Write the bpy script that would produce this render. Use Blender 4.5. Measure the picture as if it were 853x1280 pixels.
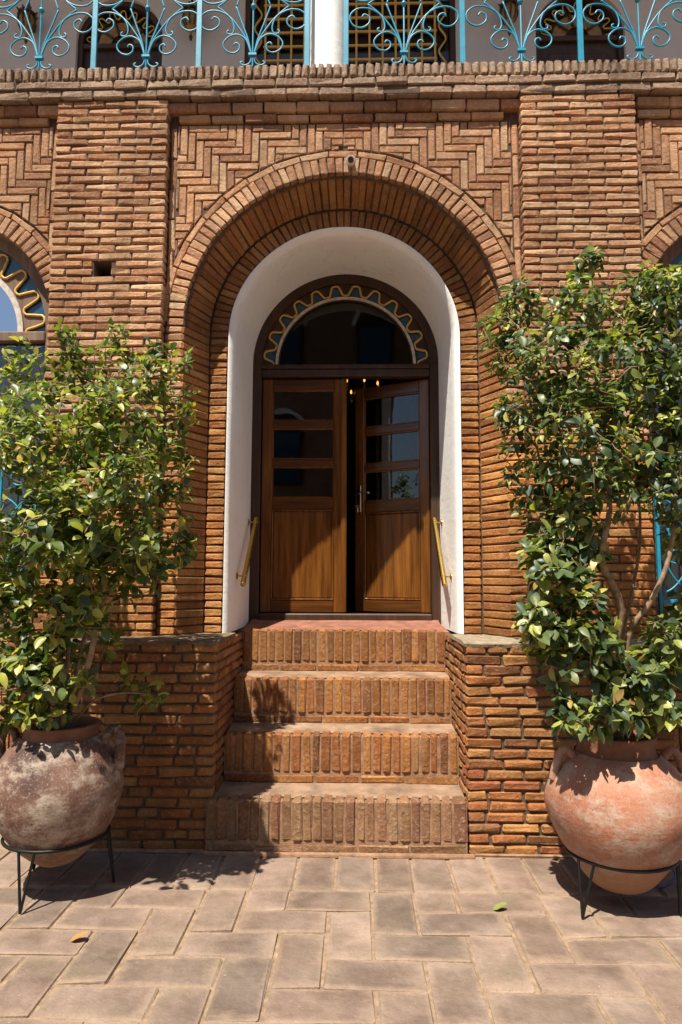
import bpy, bmesh, math, random
from math import sin, cos, pi, radians, sqrt, atan2
from mathutils import Vector, Matrix, Euler, noise

# ------------------------------------------------------------------ scene, camera, light
for o in list(bpy.data.objects): bpy.data.objects.remove(o)
scene = bpy.context.scene
COL = scene.collection
W_, H_ = 853., 1280.
FPX = 853.
CAM = Vector((0.1125, -4.5504, 1.6277))
YAW, PITCH, ROLL = radians(1.48), radians(5.741), radians(-0.206)
def cam_axes():
    fwd = Vector((-sin(YAW)*cos(PITCH), cos(YAW)*cos(PITCH), sin(PITCH)))
    right = Vector((cos(YAW), sin(YAW), 0)); up = right.cross(fwd)
    return cos(ROLL)*right - sin(ROLL)*up, sin(ROLL)*right + cos(ROLL)*up, fwd
AX = cam_axes()
cd = bpy.data.cameras.new('camera'); cam = bpy.data.objects.new('camera', cd); COL.objects.link(cam)
m = Matrix.Identity(4)
for i in range(3):
    m[i][0] = AX[0][i]; m[i][1] = AX[1][i]; m[i][2] = -AX[2][i]; m[i][3] = CAM[i]
cam.matrix_world = m
cd.sensor_fit = 'VERTICAL'; cd.sensor_height = 36.; cd.lens = 36.*FPX/H_; cd.clip_end = 500; cd.clip_start = .05
scene.camera = cam
scene.render.resolution_x = 682; scene.render.resolution_y = 1024

SUN = Vector((-.5, -1., 2.2)).normalized()          # towards the sun
EL = math.asin(SUN.z); AZ = atan2(SUN.x, SUN.y)
wd = bpy.data.worlds.new('World'); scene.world = wd; wd.use_nodes = True
nt = wd.node_tree; bg = nt.nodes['Background']
sk = nt.nodes.new('ShaderNodeTexSky'); sk.sky_type = 'NISHITA'; sk.sun_disc = False
sk.sun_elevation = EL; sk.sun_rotation = AZ; sk.air_density = 1.0; sk.dust_density = 1.0
nt.links.new(sk.outputs[0], bg.inputs[0]); bg.inputs[1].default_value = 0.066
sl = bpy.data.lights.new('sun', 'SUN'); sl.energy = 5.0; sl.angle = radians(.53); sl.color = (1., .925, .79)
so = bpy.data.objects.new('sun', sl); COL.objects.link(so)
so.rotation_euler = (-SUN).to_track_quat('-Z', 'Y').to_euler(); so.location = (-4, -8, 14)
vs = scene.view_settings
vs.view_transform = 'Standard'; vs.look = 'None'; vs.gamma = 1.; vs.exposure = 0.92; vs.use_curve_mapping = False

rng = random.Random(7)
U = rng.uniform

def project(p):
    d = Vector(p) - CAM
    z = d.dot(AX[2])
    return W_/2 + FPX*d.dot(AX[0])/z, H_/2 - FPX*d.dot(AX[1])/z, z

# ------------------------------------------------------------------ object helpers
ORIG = {}
def tag(o, label=None, cat=None, group=None, kind=None):
    if label: o['label'] = label
    if cat: o['category'] = cat
    if group: o['group'] = group
    if kind: o['kind'] = kind
    return o
def empty(name, loc=(0, 0, 0), label=None, cat=None, group=None, parent=None):
    o = bpy.data.objects.new(name, None); COL.objects.link(o); o.empty_display_size = .1
    attach(o, parent, Vector(loc)); return tag(o, label, cat, group)
def attach(o, parent, loc=Vector((0, 0, 0))):
    ORIG[o.name] = Vector(loc)
    if parent is not None:
        o.parent = parent
        o.location = Vector(loc) - ORIG[parent.name]
    else:
        o.location = loc
def mesh(verts, faces, mat=None, smooth=False):
    me = bpy.data.meshes.new('m'); me.from_pydata([tuple(v) for v in verts], [], faces)
    if mat: me.materials.append(mat)
    if smooth:
        me.polygons.foreach_set('use_smooth', [True]*len(me.polygons))
    me.update(); return me
def obj(name, vf, mat=None, parent=None, loc=(0, 0, 0), smooth=False, rot=None):
    me = vf if isinstance(vf, bpy.types.Mesh) else mesh(vf[0], vf[1], mat, smooth)
    o = bpy.data.objects.new(name, me); COL.objects.link(o)
    attach(o, parent, Vector(loc))
    if rot: o.rotation_euler = rot
    return o
def join(*gs):
    V, F = [], []
    for v, f in gs:
        n = len(V); V += list(v); F += [tuple(i+n for i in q) for q in f]
    return V, F
def fixn(me):
    bm = bmesh.new(); bm.from_mesh(me); bmesh.ops.recalc_face_normals(bm, faces=bm.faces); bm.to_mesh(me); bm.free()
    return me

def hexa(c, bev=.006, jit=0., rg=rng):
    """chamfered hexahedron; c[i] corner with bits x=1,y=2,z=4"""
    c = [Vector(p) for p in c]
    L = [(c[1]-c[0]).length, (c[2]-c[0]).length, (c[4]-c[0]).length]
    bf = [min(.45, bev/max(l, 1e-6)) for l in L]
    def tri(u, v, w):
        a = c[0].lerp(c[1], u).lerp(c[2].lerp(c[3], u), v)
        b = c[4].lerp(c[5], u).lerp(c[6].lerp(c[7], u), v)
        return a.lerp(b, w)
    V = []; idx = {}
    for k in range(8):
        s = (k & 1, (k >> 1) & 1, (k >> 2) & 1)
        for a in range(3):
            p = [s[i] if i == a else (1-bf[i] if s[i] else bf[i]) for i in range(3)]
            q = tri(*p)
            if jit: q += Vector((rg.gauss(0, jit), rg.gauss(0, jit), rg.gauss(0, jit)))
            idx[(k, a)] = len(V); V.append(q)
    F = []
    quads = {0: (0, 2, 6, 4), 1: (0, 1, 5, 4), 2: (0, 1, 3, 2)}
    for a in range(3):
        b = 1 << a
        base = quads[a]
        F.append(tuple(idx[(k, a)] for k in base)[::-1] if a != 1 else tuple(idx[(k, a)] for k in base))
        F.append(tuple(idx[(k | b, a)] for k in base) if a != 1 else tuple(idx[(k | b, a)] for k in base)[::-1])
    F[0] = tuple(idx[(k, 0)] for k in (0, 4, 6, 2)); F[1] = tuple(idx[(k, 0)] for k in (1, 3, 7, 5))
    F[2] = tuple(idx[(k, 1)] for k in (0, 1, 5, 4)); F[3] = tuple(idx[(k, 1)] for k in (2, 6, 7, 3))
    F[4] = tuple(idx[(k, 2)] for k in (0, 2, 3, 1)); F[5] = tuple(idx[(k, 2)] for k in (4, 5, 7, 6))
    cen = sum(c, Vector())/8
    def ori(f):
        p = [V[i] for i in f]; n = (p[1]-p[0]).cross(p[2]-p[0])
        return f if n.dot(sum(p, Vector())/len(p)-cen) > 0 else f[::-1]
    for k in range(8):
        F.append(ori((idx[(k, 0)], idx[(k, 1)], idx[(k, 2)])))
        for a in range(3):
            b = 1 << a
            if not k & b:
                o1, o2 = [i for i in range(3) if i != a]
                F.append(ori((idx[(k, o1)], idx[(k | b, o1)], idx[(k | b, o2)], idx[(k, o2)])))
    return V, F
def corners(x0, x1, y0, y1, z0, z1):
    return [(x, y, z) for z in (z0, z1) for y in (y0, y1) for x in (x0, x1)]
def box(x0, x1, y0, y1, z0, z1, bev=.004, jit=0.):
    return hexa(corners(x0, x1, y0, y1, z0, z1), bev, jit)
def plain(x0, x1, y0, y1, z0, z1):
    V = corners(x0, x1, y0, y1, z0, z1)
    return V, [(0, 4, 6, 2), (1, 3, 7, 5), (0, 1, 5, 4), (2, 6, 7, 3), (0, 2, 3, 1), (4, 5, 7, 6)]
def catmull(P, n=6):
    P = [Vector(p) for p in P]; out = []
    for i in range(len(P)-1):
        a = P[max(i-1, 0)]; b = P[i]; c = P[i+1]; d = P[min(i+2, len(P)-1)]
        for k in range(n):
            t = k/n
            out.append(.5*((2*b)+(c-a)*t+(2*a-5*b+4*c-d)*t*t+(3*b-a-3*c+d)*t**3))
    out.append(P[-1]); return out
def tube(P, r, n=8, r1=None, cap=True):
    P = [Vector(p) for p in P]; N = len(P); V, F = [], []
    t0 = (P[1]-P[0]).normalized()
    u = t0.orthogonal().normalized()
    for i, p in enumerate(P):
        t = (P[min(i+1, N-1)]-P[max(i-1, 0)])
        t = t.normalized() if t.length > 1e-9 else t0
        u = (u - t*u.dot(t)); u = u.normalized() if u.length > 1e-6 else t.orthogonal().normalized()
        w = t.cross(u)
        rr = (r[i] if isinstance(r, (list, tuple)) else (r if r1 is None else r+(r1-r)*i/(N-1)))
        for k in range(n):
            a = 2*pi*k/n; V.append(p+rr*(cos(a)*u+sin(a)*w))
    for i in range(N-1):
        for k in range(n):
            a = i*n+k; b = i*n+(k+1) % n; F.append((a, b, b+n, a+n))
    if cap:
        F.append(tuple(range(n))[::-1]); F.append(tuple((N-1)*n+k for k in range(n)))
    return V, F
def lathe(prof, n=40, cx=0, cy=0, cz=0, wob=0., seed=0):
    V, F = [], []
    for j, (r, z) in enumerate(prof):
        for k in range(n):
            a = 2*pi*k/n
            rr = r
            if wob: rr *= 1+wob*noise.noise(Vector((cos(a)*1.3+seed, sin(a)*1.3, z*3)))
            V.append(Vector((cx+rr*cos(a), cy+rr*sin(a), cz+z)))
    for j in range(len(prof)-1):
        for k in range(n):
            a = j*n+k; b = j*n+(k+1) % n; F.append((a, b, b+n, a+n))
    return V, F
def prism(poly, y0, y1, bev=.005, jit=0., rg=rng):
    """front polygon in (x,z) (counter-clockwise seen from -Y) extruded from y0 (front) to y1"""
    n = len(poly); c = Vector((sum(p[0] for p in poly)/n, sum(p[1] for p in poly)/n))
    P = [Vector(p) for p in poly]
    ins = []
    for i in range(n):
        e1 = (P[i]-P[i-1]); e2 = (P[(i+1) % n]-P[i])
        n1 = Vector((-e1.y, e1.x)).normalized(); n2 = Vector((-e2.y, e2.x)).normalized()
        d = n1+n2
        q = P[i]+d*(bev/max(.5, 1+n1.dot(n2)))
        if (q-P[i]).length > .6*(c-P[i]).length: q = P[i].lerp(c, .4)
        ins.append(q)
    g = lambda: rg.gauss(0, jit) if jit else 0.
    V = [Vector((p.x+g(), y0+g(), p.y+g())) for p in ins]
    V += [Vector((p.x+g(), y0+bev, p.y+g())) for p in P]
    V += [Vector((p.x, y1, p.y)) for p in P]
    F = [tuple(range(n))]
    for i in range(n):
        j = (i+1) % n
        F.append((i, n+i, n+j, j)); F.append((n+i, 2*n+i, 2*n+j, n+j))
    return V, F
def clip(poly, a, b, c):
    """keep a*x+b*z<=c"""
    out = []
    for i in range(len(poly)):
        p, q = poly[i-1], poly[i]
        dp = a*p[0]+b*p[1]-c; dq = a*q[0]+b*q[1]-c
        if (dp <= 0) != (dq <= 0):
            t = dp/(dp-dq); out.append((p[0]+t*(q[0]-p[0]), p[1]+t*(q[1]-p[1])))
        if dq <= 0: out.append(q)
    return out
def area(p):
    return abs(sum(p[i-1][0]*p[i][1]-p[i][0]*p[i-1][1] for i in range(len(p))))/2
class Stuff:
    """many small pieces in one mesh, each with its own random number"""
    def __init__(s): s.V = []; s.F = []; s.R = []
    def add(s, g, r=None):
        n = len(s.V); s.V += list(g[0]); s.F += [tuple(i+n for i in f) for f in g[1]]
        s.R += [U(0, 1) if r is None else r]*len(g[1])
    def build(s, name, mat, parent, smooth=False):
        me = mesh(s.V, s.F, mat, smooth)
        at = me.attributes.new('rnd', 'FLOAT', 'FACE'); at.data.foreach_set('value', s.R)
        o = obj(name, me, parent=parent); o['kind'] = 'stuff'; return o

# ------------------------------------------------------------------ materials
def nodes(name):
    mt = bpy.data.materials.new(name); mt.use_nodes = True
    n = mt.node_tree.nodes; l = mt.node_tree.links
    return mt, n, l, n['Principled BSDF']
def N(n, t, **kw):
    x = n.new('ShaderNode'+t)
    for k, v in kw.items():
        if k in x.inputs: x.inputs[k].default_value = v
        else: setattr(x, k, v)
    return x
def ramp(n, stops, interp='LINEAR'):
    r = n.new('ShaderNodeValToRGB'); e = r.color_ramp.elements; r.color_ramp.interpolation = interp
    while len(e) < len(stops): e.new(.5)
    for x, (p, c) in zip(e, stops): x.position = p; x.color = (c, c, c, 1) if isinstance(c, (int, float)) else (*c, 1)
    return r
def mix(n, l, fac, a, b, blend='MIX'):
    x = n.new('ShaderNodeMix'); x.data_type = 'RGBA'; x.blend_type = blend
    for i, s in ((0, fac), (6, a), (7, b)):
        if hasattr(s, 'is_linked'): l.new(s, x.inputs[i])
        elif isinstance(s, (int, float)): x.inputs[i].default_value = s if i == 0 else (s, s, s, 1)
        else: x.inputs[i].default_value = (*s, 1)
    return x.outputs[2]
def rnd_coords(n, l, attr, k=37.):
    tc = N(n, 'TexCoord')
    if attr:
        r = N(n, 'Attribute', attribute_name='rnd').outputs['Fac']
    else:
        r = N(n, 'ObjectInfo').outputs['Random']
    mul = N(n, 'Math', operation='MULTIPLY'); l.new(r, mul.inputs[0]); mul.inputs[1].default_value = k
    add = N(n, 'VectorMath', operation='ADD'); l.new(tc.outputs['Object'], add.inputs[0]); l.new(mul.outputs[0], add.inputs[1])
    return r, add.outputs[0], tc
def tex(n, l, vec, scale, detail=4., rough=.6, stretch=None):
    if stretch:
        mp = N(n, 'Mapping'); mp.inputs['Scale'].default_value = stretch; l.new(vec, mp.inputs[0]); vec = mp.outputs[0]
    t = N(n, 'TexNoise', Scale=scale, Detail=detail, Roughness=rough); l.new(vec, t.inputs['Vector']); return t.outputs['Fac']
def bump(n, l, b, h, s=.5, d=.01, prev=None):
    x = N(n, 'Bump', Strength=s, Distance=d); l.new(h, x.inputs['Height'])
    if prev is not None: l.new(prev, x.inputs['Normal'])
    if b is not None: l.new(x.outputs[0], b.inputs['Normal'])
    return x.outputs[0]
def brick_mat(name, cols, attr=False, dust=(.62, .5, .4), dustamt=.35, dark=.55, rough=.9):
    mt, n, l, b = nodes(name)
    r, v, tc = rnd_coords(n, l, attr)
    k = len(cols)
    cr = ramp(n, [(i/(k-1), c) for i, c in enumerate(cols)]); l.new(r, cr.inputs[0])
    n1 = tex(n, l, v, 9., 5., .65); n2 = tex(n, l, v, 45., 5., .7); n3 = tex(n, l, v, 160., 3., .6)
    r1 = ramp(n, [(.33, 0.), (.68, 1.)]); l.new(n1, r1.inputs[0])
    c1 = mix(n, l, r1.outputs[0], cr.outputs[0], (.8, .72, .66), 'MULTIPLY')
    r2 = ramp(n, [(.53, 0.), (.67, dustamt)]); l.new(n2, r2.inputs[0])
    c2 = mix(n, l, r2.outputs[0], c1, dust)
    r3 = ramp(n, [(.31, dark), (.43, 0.)]); l.new(n2, r3.inputs[0])
    c3 = mix(n, l, r3.outputs[0], c2, (.12, .07, .045))
    ps = N(n, 'NewGeometry').outputs['Position']
    w1 = tex(n, l, ps, 1.1, 4., .6); w2 = tex(n, l, ps, 1., 4., .65, (5., 5., .7))
    rw = ramp(n, [(.3, .68), (.7, 1.16)]); l.new(w1, rw.inputs[0]); c3 = mix(n, l, 1., c3, rw.outputs[0], 'MULTIPLY')
    rw2 = ramp(n, [(.35, .78), (.6, 1.06)]); l.new(w2, rw2.inputs[0]); c3 = mix(n, l, 1., c3, rw2.outputs[0], 'MULTIPLY')
    sal = tex(n, l, ps, 7., 6., .75); rs = ramp(n, [(.62, 0.), (.76, .35)]); l.new(sal, rs.inputs[0]); c3 = mix(n, l, rs.outputs[0], c3, dust)
    l.new(c3, b.inputs['Base Color'])
    b.inputs['Roughness'].default_value = rough; b.inputs['Specular IOR Level'].default_value = .25
    p = bump(n, l, None, n2, .85, .014); p = bump(n, l, None, n3, .6, .005, p); bump(n, l, b, n1, .45, .022, p)
    return mt
def simple(name, col, rough=.6, var=.12, scale=12., bs=.15, bd=.004, metal=0., spec=.4, coat=0.):
    mt, n, l, b = nodes(name)
    tc = N(n, 'TexCoord'); f = tex(n, l, tc.outputs['Object'], scale, 5.)
    cr = ramp(n, [(.25, tuple(max(0, c*(1-var*1.6)) for c in col)), (.75, tuple(min(1, c*(1+var)) for c in col))])
    l.new(f, cr.inputs[0]); l.new(cr.outputs[0], b.inputs['Base Color'])
    b.inputs['Roughness'].default_value = rough; b.inputs['Metallic'].default_value = metal
    b.inputs['Specular IOR Level'].default_value = spec; b.inputs['Coat Weight'].default_value = coat
    f2 = tex(n, l, tc.outputs['Object'], scale*7, 4.)
    bump(n, l, b, f2, bs, bd)
    return mt
UP = [(.29, .14, .075), (.49, .27, .145), (.57, .345, .2), (.4, .185, .095), (.6, .4, .245), (.34, .155, .08), (.53, .285, .15)]
OR = [(.33, .13, .037), (.49, .22, .064), (.55, .275, .088), (.41, .15, .045), (.57, .315, .115), (.36, .15, .048), (.5, .21, .064)]
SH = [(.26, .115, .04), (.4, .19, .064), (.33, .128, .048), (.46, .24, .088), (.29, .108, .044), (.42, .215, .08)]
LO = [(.25, .105, .036), (.4, .19, .06), (.31, .1, .04), (.46, .235, .082), (.22, .102, .046), (.42, .16, .05), (.34, .178, .07)]
ST = [(.3, .115, .036), (.48, .21, .06), (.25, .105, .042), (.52, .245, .075), (.37, .13, .042), (.43, .22, .082)]
ST4 = [(.29, .155, .08), (.4, .235, .12), (.26, .125, .07), (.44, .285, .16), (.33, .145, .078), (.37, .22, .115)]
CO = [(.3, .2, .14), (.38, .27, .19), (.34, .22, .15), (.42, .31, .22), (.27, .18, .13)]
M = {}
M['up'] = brick_mat('bleached_brick', UP); M['up_a'] = brick_mat('bleached_brick_mass', UP, True)
M['or'] = brick_mat('ochre_brick', OR, dustamt=.2); M['or_a'] = brick_mat('ochre_brick_mass', OR, True, dustamt=.2)
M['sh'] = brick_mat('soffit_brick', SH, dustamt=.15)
M['lo'] = brick_mat('plinth_brick', LO, dustamt=.2); M['lo_a'] = brick_mat('plinth_brick_mass', LO, True, dustamt=.2)
M['st'] = brick_mat('step_brick', [tuple(.86*x for x in c) for c in ST], dustamt=.3, dark=.95); M['st4'] = brick_mat('worn_step_brick', [tuple(.82*x for x in c) for c in ST4], dustamt=.35, dark=.95)
M['co'] = brick_mat('weathered_cornice_brick', CO, dustamt=.35, dark=.7); M['co_a'] = brick_mat('weathered_cornice_brick_mass', CO, True, dustamt=.35)
M['mortar'] = simple('dark_mortar', (.105, .066, .042), .95, .3, 20., .6, .01)
M['mortar_l'] = simple('plinth_mortar', (.12, .085, .055), .95, .35, 18., .7, .012)
M['mortar_s'] = simple('step_mortar', (.3, .17, .1), .95, .3, 18., .6, .01)
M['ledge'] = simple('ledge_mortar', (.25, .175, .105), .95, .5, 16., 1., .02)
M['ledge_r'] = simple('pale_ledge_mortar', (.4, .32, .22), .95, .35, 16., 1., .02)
M['tread'] = simple('dusty_tread', (.27, .175, .115), .9, .4, 7., .8, .012)
M['redtread'] = simple('red_oxide_tread', (.25, .105, .07), .85, .3, 10., .5, .005)
def plaster_mat(name):
    mt, n, l, b = nodes(name)
    ps = N(n, 'NewGeometry').outputs['Position']
    a = tex(n, l, ps, 2.2, 5., .6); ra = ramp(n, [(.3, (.78, .765, .74)), (.7, (.86, .855, .845))]); l.new(a, ra.inputs[0])
    st = tex(n, l, ps, 1., 5., .7, (16., 16., 1.2)); rs = ramp(n, [(.58, 0.), (.75, .28)]); l.new(st, rs.inputs[0])
    c = mix(n, l, rs.outputs[0], ra.outputs[0], (.5, .43, .36))
    ch = tex(n, l, ps, 26., 4., .6); rc = ramp(n, [(.68, 0.), (.73, .6)]); l.new(ch, rc.inputs[0]); c = mix(n, l, rc.outputs[0], c, (.48, .4, .33))
    vo = N(n, 'TexVoronoi', feature='DISTANCE_TO_EDGE', Scale=2.3); wp = N(n, 'VectorMath', operation='ADD')
    nz = N(n, 'TexNoise', Scale=6., Detail=4.); l.new(ps, nz.inputs['Vector']); sc = N(n, 'VectorMath', operation='SCALE', Scale=.25); l.new(nz.outputs['Color'], sc.inputs[0])
    l.new(ps, wp.inputs[0]); l.new(sc.outputs[0], wp.inputs[1]); l.new(wp.outputs[0], vo.inputs['Vector'])
    rv_ = ramp(n, [(.0, .5), (.006, 0.)]); l.new(vo.outputs['Distance'], rv_.inputs[0]); c = mix(n, l, rv_.outputs[0], c, (.5, .45, .4))
    l.new(c, b.inputs['Base Color']); b.inputs['Roughness'].default_value = .8
    tr = tex(n, l, ps, 9., 4., .55, (1., 1., 2.5)); p = bump(n, l, None, tr, .25, .012); bump(n, l, b, ch, .25, .004, p); return mt
M['white'] = plaster_mat('white_plaster')
M['uwall'] = simple('pale_upper_plaster', (.55, .5, .47), .9, .05, 3., .1, .004)
M['turq'] = simple('turquoise_paint', (.012, .24, .38), .38, .1, 20., .1, .002, spec=.5)
def paint_mat(name, col):
    mt, n, l, b = nodes(name); ps = N(n, 'NewGeometry').outputs['Position']
    a = tex(n, l, ps, 9., 4.); ra = ramp(n, [(.3, tuple(x*.75 for x in col)), (.7, tuple(x*1.15 for x in col))]); l.new(a, ra.inputs[0])
    f = tex(n, l, ps, 55., 4., .7); rf = ramp(n, [(.64, 0.), (.7, .85)]); l.new(f, rf.inputs[0]); c = mix(n, l, rf.outputs[0], ra.outputs[0], (.1, .06, .04))
    l.new(c, b.inputs['Base Color']); b.inputs['Roughness'].default_value = .42; bump(n, l, b, f, .2, .003); return mt
M['turq'] = paint_mat('turquoise_paint', (.013, .25, .39))
M['black'] = simple('black_iron', (.006, .0075, .0075), .5, .2, 30., .2, .002, spec=.3)
M['brass'] = simple('brass', (.62, .42, .1), .24, .08, 20., .03, .001, metal=1.)
M['gold'] = simple('gilt_trim', (.66, .4, .1), .45, .2, 40., .1, .002)
M['blue'] = simple('dark_blue_glass', (.02, .075, .13), .12, .2, 10., .02, .001, spec=.6)
M['steel'] = simple('steel', (.6, .58, .55), .3, .05, 20., .02, .001, metal=1.)
M['silver'] = simple('silvered_bead', (.55, .48, .42), .4, .25, 30., .2, .002)
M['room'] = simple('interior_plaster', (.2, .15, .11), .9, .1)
M['curtain'] = simple('pale_curtain', (.78, .8, .82), .9, .06, 6.)
M['bark'] = simple('shrub_bark', (.3, .2, .12), .85, .35, 30., .5, .004)
M['soil'] = simple('potting_soil', (.06, .04, .028), .95, .4, 30., .8, .01)
M['opp'] = simple('opposite_brick', (.3, .18, .11), .9, .15, 2.)
M['iron_l'] = simple('aged_bronze', (.09, .06, .035), .5, .3, 25., .2, .003, metal=.6)
M['amber'] = simple('amber_lantern_glass', (.3, .17, .06), .25, .3, 25., .1, .002)
M['cable'] = simple('blue_cable_sheath', (.03, .08, .3), .5)

def wood_mat(name, a, b_, rough=.38, axis=2):
    mt, n, l, b = nodes(name)
    tc = N(n, 'TexCoord'); st = [38., 38., 38.]; st[axis] = 2.2
    f = tex(n, l, tc.outputs['Object'], 1., 6., .6, tuple(st))
    st2 = [9., 9., 9.]; st2[axis] = .9
    g = tex(n, l, tc.outputs['Object'], 1., 3., .5, tuple(st2))
    cr = ramp(n, [(.3, a), (.7, b_)]); l.new(f, cr.inputs[0])
    r2 = ramp(n, [(.3, .62), (.7, 1.15)]); l.new(g, r2.inputs[0])
    c = mix(n, l, 1., cr.outputs[0], r2.outputs[0], 'MULTIPLY'); l.new(c, b.inputs['Base Color'])
    b.inputs['Roughness'].default_value = rough; b.inputs['Specular IOR Level'].default_value = .45
    bump(n, l, b, f, .12, .002); return mt
M['wood'] = wood_mat('varnished_door_wood', (.075, .024, .0045), (.22, .083, .014), .25)
M['woodh'] = wood_mat('varnished_rail_wood', (.055, .017, .004), (.135, .048, .009), .26, axis=0)
M['frame'] = wood_mat('dark_frame_wood', (.03, .012, .006), (.065, .028, .012), .5)
M['wframe'] = wood_mat('weathered_window_wood', (.13, .075, .045), (.24, .15, .095), .7)
def glass_mat(name, tint=(.75, .78, .78)):
    mt, n, l, b = nodes(name)
    out = n['Material Output']
    fr = N(n, 'Fresnel', IOR=1.6); tr = N(n, 'BsdfTransparent'); tr.inputs[0].default_value = (*tint, 1)
    gl = N(n, 'BsdfGlossy', Roughness=.01); mx = N(n, 'MixShader')
    tc = N(n, 'TexCoord'); f = tex(n, l, tc.outputs['Object'], 3., 2.); bp = N(n, 'Bump', Strength=.03, Distance=.02); l.new(f, bp.inputs['Height']); l.new(bp.outputs[0], gl.inputs['Normal'])
    l.new(fr.outputs[0], mx.inputs[0]); l.new(tr.outputs[0], mx.inputs[1]); l.new(gl.outputs[0], mx.inputs[2]); l.new(mx.outputs[0], out.inputs[0])
    n.remove(b); return mt
M['glass'] = glass_mat('window_glass')
M['mirror'] = simple('reflective_window_glass', (.5, .55, .6), .03, 0., 5., 0., .001, metal=1.)
def emit(name, col, s):
    mt, n, l, b = nodes(name); b.inputs['Emission Color'].default_value = (*col, 1); b.inputs['Emission Strength'].default_value = s
    b.inputs['Base Color'].default_value = (*col, 1); return mt
M['bulb'] = emit('lit_bulb', (1., .42, .07), 1.0)
def clay_mat(name, base, dk, pale, amt):
    mt, n, l, b = nodes(name)
    tc = N(n, 'TexCoord'); v = tc.outputs['Object']
    f1 = tex(n, l, v, 3.2, 5., .62); f2 = tex(n, l, v, 6., 8., .74, (1, 1, 1.5)); f3 = tex(n, l, v, 60., 4., .65)
    r1 = ramp(n, [(.32, dk), (.5, base), (.72, tuple(.55*x+.45*y for x, y in zip(base, pale)))]); l.new(f1, r1.inputs[0])
    wv = N(n, 'TexWave', Scale=14., Distortion=1.2, Detail=2.); wv.bands_direction = 'Z'; l.new(v, wv.inputs['Vector'])
    r2 = ramp(n, [(.47, 0.), (.62, amt)]); l.new(f2, r2.inputs[0])
    c = mix(n, l, r2.outputs[0], r1.outputs[0], pale)
    r3 = ramp(n, [(.34, .45), (.46, 0.)]); l.new(f3, r3.inputs[0])
    c = mix(n, l, r3.outputs[0], c, dk)
    f4 = tex(n, l, v, 110., 3., .7, (1, 1, .5)); r4 = ramp(n, [(.56, 0.), (.68, .55)]); l.new(f4, r4.inputs[0]); c = mix(n, l, r4.outputs[0], c, pale)
    # bare ochre foot below the ring of the stand
    sp = N(n, 'SeparateXYZ'); l.new(v, sp.inputs[0]); zz = N(n, 'Math', operation='MULTIPLY_ADD'); l.new(f1, zz.inputs[0]); zz.inputs[1].default_value = .12; l.new(sp.outputs[2], zz.inputs[2])
    r5 = ramp(n, [(.2, .75), (.36, 0.)]); l.new(zz.outputs[0], r5.inputs[0]); c = mix(n, l, r5.outputs[0], c, (.28, .16, .08))
    l.new(c, b.inputs['Base Color']); b.inputs['Roughness'].default_value = .66; b.inputs['Specular IOR Level'].default_value = .35
    p = bump(n, l, None, f3, .35, .006); p = bump(n, l, None, wv.outputs['Fac'], .05, .004, p); bump(n, l, b, f2, .3, .02, p); return mt
M['claydark'] = clay_mat('maroon_clay', (.15, .075, .052), (.06, .03, .024), (.4, .33, .26), .8)
M['clayred'] = clay_mat('rosy_clay', (.35, .145, .083), (.18, .08, .054), (.4, .315, .245), .9)
M['rim'] = simple('bare_clay_rim', (.2, .088, .048), .75, .2, 14., .3, .004)
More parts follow.
